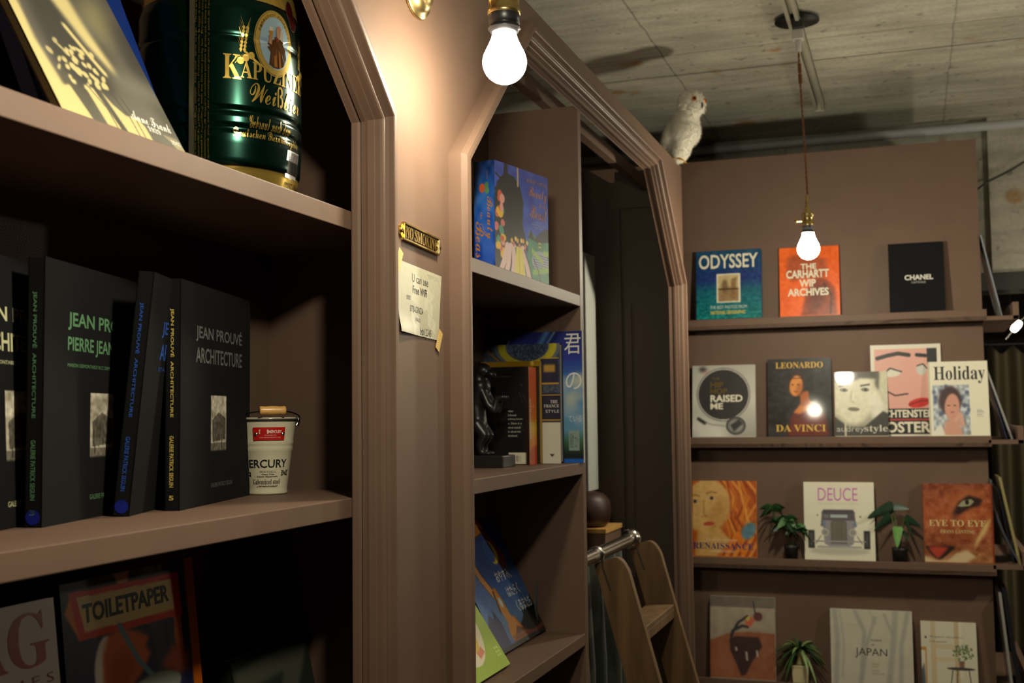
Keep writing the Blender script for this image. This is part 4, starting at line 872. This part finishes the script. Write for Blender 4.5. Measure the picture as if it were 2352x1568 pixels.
for k in range(9): cv.ell(.30+.035*k, .66+.03*math.sin(k*2), .022, .022, [(226, 170, 60), (206, 110, 106), (236, 200, 110)][k % 3], 0, .003)
cv.ell(.84, .80, .17, .10, (150, 160, 180), 5, .004)
for k in range(7): cv.line([(.70, .735+k*.022), (.99, .745+k*.022)], .007, (60, 70, 110))
for k in range(12): cv.ell(.68+.028*k, .71+.012*k*(k < 8), .014, .028, (150, 184, 60), 0, .003); cv.ell(.70+.026*k, .90-.004*k, .014, .03, (130, 176, 60), 0, .003)
cv.line([(.70, .78), (.78, .86), (.84, .98)], .014, (70, 40, 26)).rect(.80, .62, .85, .635, (226, 186, 60)).rect(.80, .655, .85, .67, (226, 186, 60))
sp = Cv(60, 215).vgrad([(0, (34, 60, 120)), (.3, (50, 104, 190)), (1, (40, 76, 180))]); sp.noise(24, 4, 12).poly([(0, 0), (.3, 0), (.1, .3), (0, .4)], (20, 24, 36), .1)
sp.ell(.40, .235, .14, .04, (196, 90, 50)).ell(.62, .215, .1, .03, (80, 130, 84)).ell(.64, .26, .1, .03, (90, 140, 90)).ell(.85, .97, .12, .05, (214, 176, 50)).ell(.68, 1, .12, .03, (206, 90, 50)).ell(.2, .99, .1, .02, (206, 90, 50))
OR = (186, 122, 40)
book('picture_book', 'thick blue pop-up storybook with orange title script on the far bookcase top shelf', 'book', .204, .2165, .0443, (-0.07, 1.9919, 1.709), math.atan2(.195, .0405), 0, art=cv, spart=sp, bg=(40, 70, 170), m=GLOSS,
     texts=[('ROBERT SABUDA', (.58, .065, .97, .10), (150, 120, 90), 'serif'), ('Beauty', (.62, .13, .97, .26), OR, 'script'), ('& the', (.82, .265, .96, .30), OR, 'script'), ('Beast', (.64, .295, .97, .415), OR, 'script'), ('A POP-UP', (.74, .435, .86, .45), (170, 176, 206), 'sans'), ('BOOK OF THE CLASSIC', (.68, .46, .94, .475), (170, 176, 206), 'sans'), ('FAIRY TALE', (.73, .485, .88, .50), (170, 176, 206), 'sans')],
     stexts=[('Beauty', (.50, .31, .93, .68), OR, 'script'), ('the', (.30, .44, .42, .50), OR, 'script'), ('Beast', (.06, .52, .48, .91), OR, 'script'), ('SABUDA', (.62, .08, .70, .16), (120, 96, 90), 'sans')])

# middle shelf of the far bookcase, from the side panel leftwards
cv = Cv(140, 190).vgrad([(0, (34, 40, 110)), (.2, (44, 60, 150)), (.4, (64, 120, 190)), (.75, (100, 150, 180)), (.85, (60, 96, 70)), (.95, (26, 34, 34)), (1, (26, 34, 34))])
cv.line([(.62, .0), (.48, .16)], .05, (90, 150, 206), .02).line([(.7, .0), (.42, .3)], .014, (160, 200, 220), .008).line([(.12, .03), (.2, .06), (.14, .12)], .01, (150, 160, 190), .003)
for k in range(30): cv.ell(.6+.4*RNG.random(), .35+.35*RNG.random(), .05+.05*RNG.random(), .02+.03*RNG.random(), [(176, 190, 200), (206, 204, 180), (140, 170, 200)][k % 3], 0, .03, .6)
cv.rect(0, .965, 1, 1, (30, 96, 190)).rect(.84, .755, .955, .905, (140, 160, 156), .003)
book('film_magazine', 'blue sky film magazine with white Japanese title standing against the side panel', 'magazine', .202, .2805, .0124, (-0.2149, 2.3749, 1.351), 0, 0, art=cv, bg=(60, 110, 180), m=GLOSS, soft=True, page=(200, 193, 168),
     texts=[('君', (.805, .02, .985, .175), (226, 226, 222), 'sans'), ('の', (.815, .315, .99, .445), (226, 226, 222), 'sans'), ('ている', (.84, .645, .985, .69), (200, 214, 216), 'sans'), ('映画の魅力', (.855, .77, .895, .89), (50, 70, 60), 'sans'), ('大ヒット', (.905, .77, .945, .89), (50, 70, 60), 'sans')])
cv = Cv(130, 170, (66, 74, 92)); cv.noise(26, 60, 80).noise(10, 8, 8, None, 3)
q = ((cv.X-.60)/.36)**2+((cv.Y-.02)/.17)**2; cv.mix((q < 1).astype(float), (190, 178, 40), .9).mix((q < .55).astype(float), (64, 76, 104)); cv.noise(40, 90, 110, (q < .55).astype(float), 6); cv.mix(((q > 1) & (q < 1.25)).astype(float), (96, 104, 110)); cv.line([(.1, .05), (.5, .30)], .02, (140, 100, 40), .004)
cv.rect(.76, .12, .98, .35, (44, 44, 66)).rect(.76, .12, .98, .13, (190, 146, 60)).rect(.76, .33, .98, .345, (190, 146, 60)).rect(.80, .18, .94, .24, (180, 140, 60), .01)
cv.rect(0, .415, 1, .66, (42, 42, 60)).rect(0, .428, 1, .436, (206, 160, 60)).rect(0, .635, 1, .645, (206, 160, 60)).ell(.30, .545, .34, .145, (206, 202, 178)).rect(0, .66, 1, 1, (204, 200, 184)).poly([(.86, .92), (.92, .92), (.89, .945)], (40, 40, 46))
book('patterned_book', 'blue and gold patterned book with a white paper band on the far bookcase', 'book', .1815, .2536, .0242, (-0.236, 2.3466, 1.351), 0, 0, art=cv, bg=(40, 42, 60), m=GLOSS,
     texts=[('THE', (.88, .475, .97, .50), (206, 204, 196), 'serif'), ('FRANCE', (.80, .51, .985, .535), (206, 204, 196), 'serif'), ('STYLE', (.82, .555, .985, .58), (206, 204, 196), 'sans')])
book('yellow_topped_book', 'dark book with a yellow upper edge band between the orange and patterned books', 'book', .132, .216, .0165, (-0.2252, 2.3244, 1.351), 0, 0, art=Cv(60, 90, (150, 112, 16)).rect(0, .055, 1, 1, (40, 34, 20)).rect(.85, .0, .9, .05, (220, 190, 80), .01), bg=(150, 112, 16), m=GLOSS)
cv = Cv(110, 150, (22, 21, 23)); cv.rect(.66, .875, .96, .985, (206, 200, 180)).rect(.94, 0, 1, 1, (40, 24, 18), .01)
x = .70
while x < .86: cv.rect(x, .905, x+.008, .965, (60, 56, 54)); x += .012+.02*RNG.random()
so = Cv(40, 150).vgrad([(0, (226, 92, 44)), (.3, (224, 104, 36)), (.5, (220, 120, 30)), (.62, (226, 180, 40)), (.75, (226, 140, 34)), (1, (220, 86, 30))]); so.ell(.75, .9, .7, .09, (190, 50, 26), 0, .02, .7)
# its spine stands on the room side, so the book is turned round
e = book('paperback', 'black paperback with a bright orange spine next to the black dog figure', 'book', .134, .2021, .0485, (-0.0999, 2.2718, 1.351), 0, 0, bg=(22, 21, 23), m=GLOSS, soft=True)
for o in list(e.children):
    o.data.transform(Matrix.Translation((-.134, 0, 0)))
mb = MB(); F = Face((-.134, 0, .2021), (.134, 0, 0), (0, 0, -.2021)); mb.art(cv, F, .0004)
for k, s in enumerate(('where', 'I dreamt', 'talking beasts', 'a. There is a', 'street named', 'is about the', 'destined.')): mb.text(s, F, (.66, .44+k*.042, .66+.017*len(s), .462+k*.042), (170, 166, 156), 'serif', 0, .0007)
mb.text('A story of wonders', F, (.34, .09, .72, .105), (90, 86, 80), 'serif', 0, .0007)
S2 = Face((0.0004, 0, .2021), (0, .0485, 0), (0, 0, -.2021)); mb.art(so, S2, .0004); mb.text('ALICE IN WONDERLAND', S2, (.03, .32, .22, .74), (236, 226, 206), 'bold', 90, .0007)
o = mb.build('printed_jacket', GLOSS, e)

def blobs(parts, vox=.004, smooth=6):
    bm = bmesh.new()
    for c, r, rot in parts:
        M = Matrix.Translation(c) @ Euler([R(v) for v in rot]).to_matrix().to_4x4() @ Matrix.Diagonal((*([r]*3 if not hasattr(r, '__len__') else r), 1))
        bmesh.ops.create_icosphere(bm, subdivisions=3, radius=1, matrix=M)
    me = bpy.data.meshes.new('tmp'); bm.to_mesh(me); bm.free(); o = bpy.data.objects.new('tmp', me); COL.objects.link(o)
    m = o.modifiers.new('r', 'REMESH'); m.mode = 'VOXEL'; m.voxel_size = vox
    m = o.modifiers.new('s', 'SMOOTH'); m.iterations = smooth; m.factor = .5
    bpy.context.view_layer.update()
    out = bpy.data.meshes.new_from_object(o.evaluated_get(bpy.context.evaluated_depsgraph_get())); bpy.data.objects.remove(o); bpy.data.meshes.remove(me)
    return out
def limb(pts, r0, r1, n=9):
    out = []; pts = [Vector(p) for p in pts]; m = len(pts)-1
    for i in range(m*n+1):
        q = i/n; k = min(int(q), m-1); p = pts[k].lerp(pts[k+1], q-k); rr = r0+(r1-r0)*i/(m*n); out.append((p, rr, (0, 0, 0)))
    return out
def from_mesh(me):
    return np.array([v.co[:] for v in me.vertices]), [tuple(p.vertices) for p in me.polygons], np.array([v.normal[:] for v in me.vertices])

D0 = (-0.152, 2.1703, 1.351)
t = empty('dog_figure', D0, 'black figure of a dog standing on its hind legs beside the books', 'figurine'); t.scale = (KS,)*3
MB().box((-.038, -.042, 0), (.0445, .03, .023), bev=.002).build('plinth', BLACK, t)
pp = []
pp += limb([(-.020, 0, .085), (-.026, 0, .12), (-.016, 0, .155)], .017, .021) + limb([(-.016, 0, .155), (-.018, -.004, .178)], .018, .014)
pp += [((-.010, -.006, .186), (.019, .014, .015), (0, 0, 0)), ((.008, -.008, .179), (.013, .009, .008), (0, 20, 0))]
for y in (-.010, .010):
    pp += limb([(-.020, y, .082), (-.004, y*1.1, .062), (-.014, y*1.2, .044), (-.011, y*1.2, .027)], .013, .005) + limb([(-.011, y*1.2, .027), (.004, y*1.2, .0265)], .0055, .0045)
    pp += limb([(-.008, y, .145), (.004, y*1.2, .120), (.016, y*1.2, .108), (.022, y*1.1, .132)], .009, .005) + limb([(.022, y*1.1, .132), (.034, y*1.1, .134)], .0055, .005)
    pp += limb([(-.018, y*.8, .194), (-.022, y, .206)], .006, .002)
pp += limb([(-.030, 0, .075), (-.042, .002, .058), (-.046, .004, .035)], .005, .003)
V, F, N = from_mesh(blobs(pp, .0022, 4)); MB().add(V, F, smooth=True).build('dog', BLACK, t)

# lower shelf: two picture books leaning back
cv = Cv(170, 175).vgrad([(0, (38, 58, 140)), (.5, (52, 92, 170)), (.8, (90, 130, 180)), (1, (70, 90, 140))]); cv.noise(8, 50, 50)
for k in range(90): cv.ell(RNG.random(), RNG.random()*.65, .004, .004, (190, 206, 226), 0, 0, .6)
cv.poly([(0, .8), (.1, .70), (.16, .75), (.2, .68), (.26, .8), (.26, 1), (0, 1)], (40, 44, 90), .004).poly([(.5, .9), (.7, .82), (.74, .74), (.80, .80), (.86, .72), (.92, .78), (1, .68), (1, 1), (.5, 1)], (22, 26, 30), .004)
EX = (206, 132, 30); DK = (60, 34, 16)
for pts, wd in (([(.22, .28), (.28, .12), (.66, .06)], .10), ([(.22, .28), (.26, .44), (.36, .60)], .07)): cv.line(pts, wd+.02, DK).line(pts, wd, EX, .003)
cv.line([(.36, .02), (.66, .01)], .05, DK).line([(.36, .02), (.66, .01)], .035, EX)
cv.poly([(.62, .06), (.72, .1), (.88, .34), (.80, .44), (.70, .40), (.74, .3)], (120, 60, 28), .003).ell(.66, .28, .10, .10, (232, 206, 60)).ell(.62, .265, .085, .095, (60, 96, 170))
cv.poly([(.32, .56), (.42, .54), (.46, .66), (.48, .84), (.38, .86), (.34, .7)], EX, .003).poly([(.36, .82), (.52, .78), (.60, .90), (.36, 1), (.32, .9)], EX, .003).line([(.36, .57), (.33, .72)], .03, DK).ell(.41, .66, .025, .04, (190, 210, 220))
cv.poly([(.34, .97), (.5, .86), (.64, .92), (.78, .95), (1, .93), (1, 1), (.34, 1)], (110, 56, 30), .004)
for k in range(16): cv.ell(.36+.035*(k % 8), .93+.03*(k//8), .018, .014, (150, 92, 50), 0, .002)
cv.rect(0, .965, 1, 1, (24, 26, 32), .004)
WJ = (222, 224, 226)
book('excavator_book', 'blue picture book of a sleeping orange excavator leaning back on the lower shelf', 'book', .2866, .266, .0124, (-0.1056, 2.0991, 0.9922), R(90), R(27), art=cv, bg=(40, 60, 130), m=PRINT,
     texts=[('おやすみ、', (.52, .43, .83, .52), WJ, 'bold'), ('はたらく', (.60, .565, .86, .655), WJ, 'bold'), ('くるまたち', (.66, .69, .97, .785), WJ, 'bold')])
cv = Cv(110, 150, (150, 178, 36)); cv.noise(4, 9, 9).ell(.48, .55, .32, .34, (226, 214, 186), 10, .004).poly([(.30, .40), (.48, .34), (.62, .42), (.68, .60), (.60, .76), (.50, .78), (.36, .60)], (222, 186, 26), .006).poly([(.50, .78), (.64, .74), (.66, .80), (.52, .84)], (214, 130, 96), .004).line([(.32, .5), (.46, .74)], .012, (120, 100, 30), .003)
for k in range(3):
    for j in range(3): cv.rect(.86+.03*k, .80+.035*j, .875+.03*k, .82+.035*j, (206, 220, 150), .003)
book('lime_book', 'lime green picture book with a yellow shape in a cream oval on the lower shelf', 'book', .2165, .2062, .01, (-0.0664, 1.8228, 0.9922), R(90), R(33), art=cv, bg=(150, 178, 36), m=PRINT)

# ---------------------------------------------------------------- plants on the ledges
def leaf(mb, base, d, L, wd, droop=.5, col=(50, 84, 46), fold=.18, heart=False, roll=0):
    base = Vector(base); d = Vector(d).normalized(); side = d.cross(Vector((0, 0, 1)));
    side = (side if side.length > .05 else Vector((1, 0, 0))).normalized(); up = side.cross(d).normalized()
    side = (Matrix.Rotation(roll, 3, d) @ side); up = (Matrix.Rotation(roll, 3, d) @ up)
    n = 9; V = []; C = []
    for i in range(n+1):
        q = i/n; p = base+d*L*q-Vector((0, 0, droop*L*q*q))
        w = wd*((math.sin(math.pi*min(1, q*.78+.22))**.8 if not heart else (1-q)**.6*min(1, (q+.18)*4)) if q < 1 else 0)
        for s_ in (-1, 0, 1): V.append((p+side*w*s_*.5-up*abs(s_)*(-fold)*w)[:]); C.append([v*(1.18 if s_ == 0 else .96+.06*(i % 2)) for v in col])
    F = [(i*3+k, i*3+k+1, i*3+k+4, i*3+k+3) for i in range(n) for k in (0, 1)]
    mb.add(V, F, np.array(C), smooth=True)
def pot(r0, r1, h, m, t, sq=False):
    mb = MB()
    if sq:
        for (a, b, z0, z1) in ((r0, r1, 0, h-.006), (r1*1.04, r1*1.04, h-.006, h)):
            mb.add([(s*q[0], s*q[1], z) for z, s in ((z0, a), (z1, b)) for q in ((-1, -1), (1, -1), (1, 1), (-1, 1))], [(0, 1, 5, 4), (1, 2, 6, 5), (2, 3, 7, 6), (3, 0, 4, 7), (0, 3, 2, 1), (4, 5, 6, 7)], (216, 204, 160))
    else: mb.lathe([(.0001, 0), (r0, 0), (r1*.96, h-.012), (r1, h-.011), (r1, h), (r1*.9, h), (r1*.88, h-.006), (.0001, h-.006)], 32, (24, 22, 20), cap=False)
    mb.build('pot', PLAIN if sq else BLACKP, t)
    if sq: MB().box((-r1*.9, -r1*.9, h-.001), (r1*.9, r1*.9, h+.0015)).build('soil', SOIL, t)
    else: MB().lathe([(.0001, h-.005), (r1*.88, h-.005)], 24, cap=False).build('soil', SOIL, t)
zf = LEDGE[2]+.012
t = empty('potted_plant', (.247, 4.0415, zf), 'small bushy green plant in a black pot left of the hot rod book', 'plant', 'small plants on the picture ledges')
pot(.019, .0235, .066, None, t)
mb = MB(); st = MB(); r_ = random.Random(3)
for cx, cz, n in ((-.058, .182, 9), (-.012, .150, 13), (.022, .118, 12), (-.03, .135, 8)):
    c = Vector((cx, -.012, cz)); st.tube([(0, 0, .06), (cx*.4, -.004, cz*.6), c], .0014, 6, (70, 90, 50))
    for k in range(n):
        a = k*2.4; d = Vector((math.cos(a), -.45+.5*math.sin(a)*.6, .35+.5*math.sin(k*1.7))); leaf(mb, c+Vector((r_.uniform(-.004, .004), 0, r_.uniform(-.006, .006))), d, r_.uniform(.040, .060), r_.uniform(.021, .030), .5, [(44, 78, 44), (58, 96, 54), (36, 62, 38), (76, 110, 70)][k % 4], roll=r_.choice((-1, 1))*r_.uniform(.5, 1.3))
st.build('stems', LEAF, t); mb.build('foliage', LEAF, t)
t = empty('potted_plant', (.594, 4.0415, zf), 'small plant with large heart-shaped leaves in a black pot, left of the big cat book', 'plant', 'small plants on the picture ledges')
pot(.020, .0235, .066, None, t)
mb = MB(); st = MB()
for tip, d, L, w, c, ro in (((-.012, -.012, .196), (-.9, -.3, -.25), .092, .056, (54, 78, 62), 1.15), ((-.02, -.016, .165), (-.8, -.35, -.5), .07, .048, (48, 74, 54), 1.1), ((-.002, -.02, .135), (-.05, -.3, -1), .062, .036, (86, 134, 62), -.3), ((.018, -.014, .155), (.45, -.3, -.8), .06, .044, (60, 92, 66), -.9), ((.02, -.01, .16), (.85, -.25, -.3), .056, .040, (52, 80, 60), -1.1), ((.01, -.012, .12), (.5, -.5, -.6), .04, .026, (40, 62, 46), 0), ((-.012, -.014, .198), (.95, -.2, .02), .05, .03, (46, 70, 56), 1.2)):
    st.tube([(0, 0, .06), (tip[0]*.5, -.005, tip[2]*.7), tip], .0018, 6, (90, 120, 60)); leaf(mb, tip, d, L, w, .12, c, .12, True, ro)
st.build('stems', LEAF, t); mb.build('foliage', LEAF, t)
t = empty('potted_plant', (.268, 4.041, LEDGE[3]+.012), 'small strap-leaved dracaena in a cream square pot on the lowest ledge', 'plant', 'small plants on the picture ledges')
pot(.0225, .0262, .078, None, t, True)
MB().lathe([(.018, .076), (.011, .088), (.009, .104), (.010, .124), (.006, .135), (.0001, .138)], 20, (150, 140, 84), cap=False).build('trunk', LEAF, t)
mb = MB()
for k in range(34):
    a = k*2.399; el = .95-k*.045; d = Vector((math.cos(a), -.12+.35*math.sin(a), el)); leaf(mb, (0.004*math.cos(a), .004*math.sin(a)-.004, .128), d, .075+.03*((k*7) % 5)/5, .012, .55+.3*max(0, .3-el), [(58, 92, 46), (84, 118, 60), (40, 68, 36), (120, 142, 90)][k % 4], .25)
mb.build('foliage', LEAF, t)

# ---------------------------------------------------------------- owl on the corner of the panel
O = (.0, 3.43, TOP)
t = empty('owl_figure', O, 'white feathered toy owl perched on the top corner of the brown panel', 'owl figure')
hd = Vector((.050, -.012, .170)); fd = Vector((.80, -.58, -.06)).normalized()
pp = [((.016, 0, .045), (.032, .038, .050), (0, 14, 0)), ((.028, -.004, .088), (.049, .047, .052), (0, 14, 0)), ((.034, -.006, .120), (.040, .040, .036), (0, 10, 0)), (hd, (.043, .044, .041), (0, 0, 0)), (hd+fd*.014+Vector((0, 0, -.012)), (.032, .036, .030), (0, 0, 0)), ((-.010, .008, .085), (.030, .040, .062), (0, 28, 0)), ((-.030, .016, .045), (.014, .024, .048), (0, 30, 0)), ((.008, 0, .022), (.022, .026, .022), (0, 0, 0))]
V, F, N = from_mesh(blobs(pp, .004, 8)); mb = MB().add(V, F, smooth=True)
rr = np.random.default_rng(5); idx = rr.integers(0, len(V), 5200); BV = []; BF = []
for k, i in enumerate(idx):
    n = Vector(N[i]); dn = Vector((-.25, .1, -1)) if V[i][2] < .135 else Vector((rr.normal()*.5, rr.normal()*.5, rr.normal()*.5)); dn = (dn-n*dn.dot(n)); dn = dn.normalized() if dn.length > 1e-4 else n.orthogonal()
    L = .007+.006*rr.random(); dir_ = (n*.55+dn+Vector(rr.normal(size=3))*.25).normalized(); sdv = n.cross(dir_).normalized()*.0014; p = Vector(V[i])-n*.001
    BV += [(p-sdv)[:], (p+sdv)[:], (p+dir_*L)[:]]; BF.append((3*k, 3*k+1, 3*k+2))
mb.add(BV, BF, smooth=True); mb.build('body', FEATHER, t)
sv = fd.cross(Vector((0, 0, 1))).normalized(); uv = sv.cross(fd)
for s_ in (-1, 1):
    c = hd+fd*.036+sv*s_*.021+uv*.006; ax = (fd+sv*s_*.55).normalized(); M = Matrix.Translation(c) @ ax.to_track_quat('Z', 'Y').to_matrix().to_4x4()
    MB().lathe([(.0085, -.004), (.0084, .001), (.0070, .0035), (.0052, .0045)], 24, (206, 120, 10), M=M, cap=False).lathe([(.0054, .0042), (.0040, .0056), (.0001, .0062)], 20, (14, 12, 12), M=M, cap=False).build('eye', GLOSS, t)
b0 = hd+fd*.040-uv*.008
MB().tube([b0+uv*.006, b0+fd*.007-uv*.001, b0+fd*.008-uv*.009, b0+fd*.005-uv*.014], [.004, .0042, .003, .0008], 10, (52, 58, 64)).build('beak', PLAIN, t)
for y in (-.018, .014):
    mb = MB()
    for dx, dy in ((.020, -.006), (.022, .004), (-.012, 0)): mb.tube([(.0, y, .012), (dx*.6, y+dy*.6, .006), (dx, y+dy, .0025), (dx+.005*(1 if dx > 0 else -1), y+dy, -.002 if dx > 0 else .001)], [.004, .0035, .003, .001], 8, (190, 140, 16))
    mb.build('foot', PLAIN, t)

# ---------------------------------------------------------------- things leaning on the side ledges
def slab(name, label, y0, y1, x0, z0, h, lean, th, col, curve=0, top=0):
    mb = MB(); n = 8; V = []
    for s_ in (0, 1):
        for i in range(n+1):
            q = i/n; x = x0-lean*q+curve*math.sin(math.pi*q*.9)*.5
            for y in (y0, y1): V.append((x+s_*th, y, z0+h*q))
    k = (n+1)*2; F = []
    for i in range(n):
        a = i*2; F += [(a, a+2, a+3, a+1), (k+a, k+a+1, k+a+3, k+a+2), (a, k+a, k+a+2, a+2), (a+1, a+3, k+a+3, k+a+1)]
    F += [(0, 1, k+1, k), (2*n, k+2*n, k+2*n+1, 2*n+1)]
    mb.add(V, F, col); return tag(mb.build(name, GLOSS), label, 'magazine', 'magazines leaning on the side ledges')
slab('leaning_magazine', 'pale blue magazine leaning on the topmost side ledge, seen edge on', 4.06, 4.27, .934, 1.7545, .27, .055, .004, (140, 146, 156))
slab('leaning_magazine', 'white-edged magazine leaning on the second side ledge beside the cream magazine', 4.05, 4.26, .948, 1.3585, .225, .068, .006, (150, 150, 150))
slab('leaning_magazine', 'thin blue magazine behind the white-edged one on the second side ledge', 4.07, 4.28, .934, 1.3585, .21, .050, .004, (50, 60, 90))
slab('leaning_magazine', 'curved grey magazine slumped against the display wall on the third side ledge', 4.05, 4.26, .955, .9635, .265, .070, .007, (86, 88, 96), -.045)
slab('leaning_magazine', 'black magazine in the middle of the third side ledge', 4.06, 4.27, .939, .9635, .24, .040, .006, (34, 36, 44), 0)
slab('leaning_magazine', 'yellowed book leaning on the third side ledge, seen edge on', 4.02, 4.20, .953, .9635, .275, .050, .008, (150, 140, 96), 0)
slab('leaning_magazine', 'dark magazine with a pale spine on the lowest side ledge', 4.02, 4.22, .916, .5735, .30, .026, .008, (150, 148, 142))
slab('leaning_magazine', 'black magazine behind the pale-spined one on the lowest side ledge', 4.02, 4.23, .934, .5735, .315, .034, .014, (34, 34, 38))

# ---------------------------------------------------------------- the dim room beyond the display wall
tag(MB().box((.6, 6.0, 2.02), (3, 6.1, 2.13)).build('header_board', mat('yellow_lit_board', (.36, .29, .13), .6)), 'board tinted as if yellow-lit across the dim room beyond the display wall', 'board')  # yellow light falling on the board is put into its base colour
t = empty('small_pendant', (1.08, 5.6, 1.895), 'small unlit brass pendant hanging in the dim room at right', 'lamp')
MB().tube([(0, 0, .03), (0, 0, .72)], .003, 6).build('cord', BLACKP, t)
mb = MB().lathe([(.0001, -.005), (.012, -.004), (.014, .012), (.006, .03), (.0001, .032)], 20)
for a, b_ in ((-.018, .0), (.018, .008), (-.03, -.032)): mb.lathe([(.0001, -.016), (.009, -.012), (.011, 0), (.007, .014), (.0001, .016)], 16, M=Matrix.Translation((a, 0, b_)) @ Matrix.Rotation(R(-25 if a < 0 else 25), 4, 'Y'))
mb.build('lamp_holder', BRASS, t)
MB().tube([(-.02, 0, .004), (.02, 0, .012)], .003, 6).build('cross_arm', BRASS, t)
t = empty('tube_lamp', (1.152, 6.2, 1.865), 'short white lit lamp glowing in the dim room under the side ledge', 'lamp')
mx = Matrix.Rotation(R(40), 4, 'Y')
MB().lathe([(.0001, -.032), (.014, -.026), (.018, -.01), (.018, .012), (.012, .03), (.0001, .034)], 20, M=mx @ Matrix.Rotation(R(0), 4, 'X')).build('tube', FARLAMP, t)
for q in (-.08, .03): MB().tube([mx @ Vector((0, 0, q)), mx @ Vector((0, 0, q+.05))], .006, 8).build('holder', CHROME, t)
t = empty('hanging_curtain', (1.16, 6.6, 0), 'tan curtain hanging in narrow folds in the dim room at right', 'curtain')
mb = MB(); n = 120; V = []
for j in range(9):
    z = 1.80-j*.2
    for i in range(n+1):
        x = -.12+i/n*1.0; V.append((x, -.05*math.sin(x*58)*(1+.1*j)+.01*math.sin(x*17), z-(.05*abs(math.sin(x*29)) if j == 0 else 0)))
mb.add(V, [(j*(n+1)+i, j*(n+1)+i+1, (j+1)*(n+1)+i+1, (j+1)*(n+1)+i) for j in range(8) for i in range(n)], smooth=True)
mb.build('cloth', mat('tan_cloth', (.30, .25, .15), .8), t)
MB().tube([(-.2, 0, 1.80), (.9, 0, 1.80)], .012, 10).build('curtain_pole', BLACKP, t)
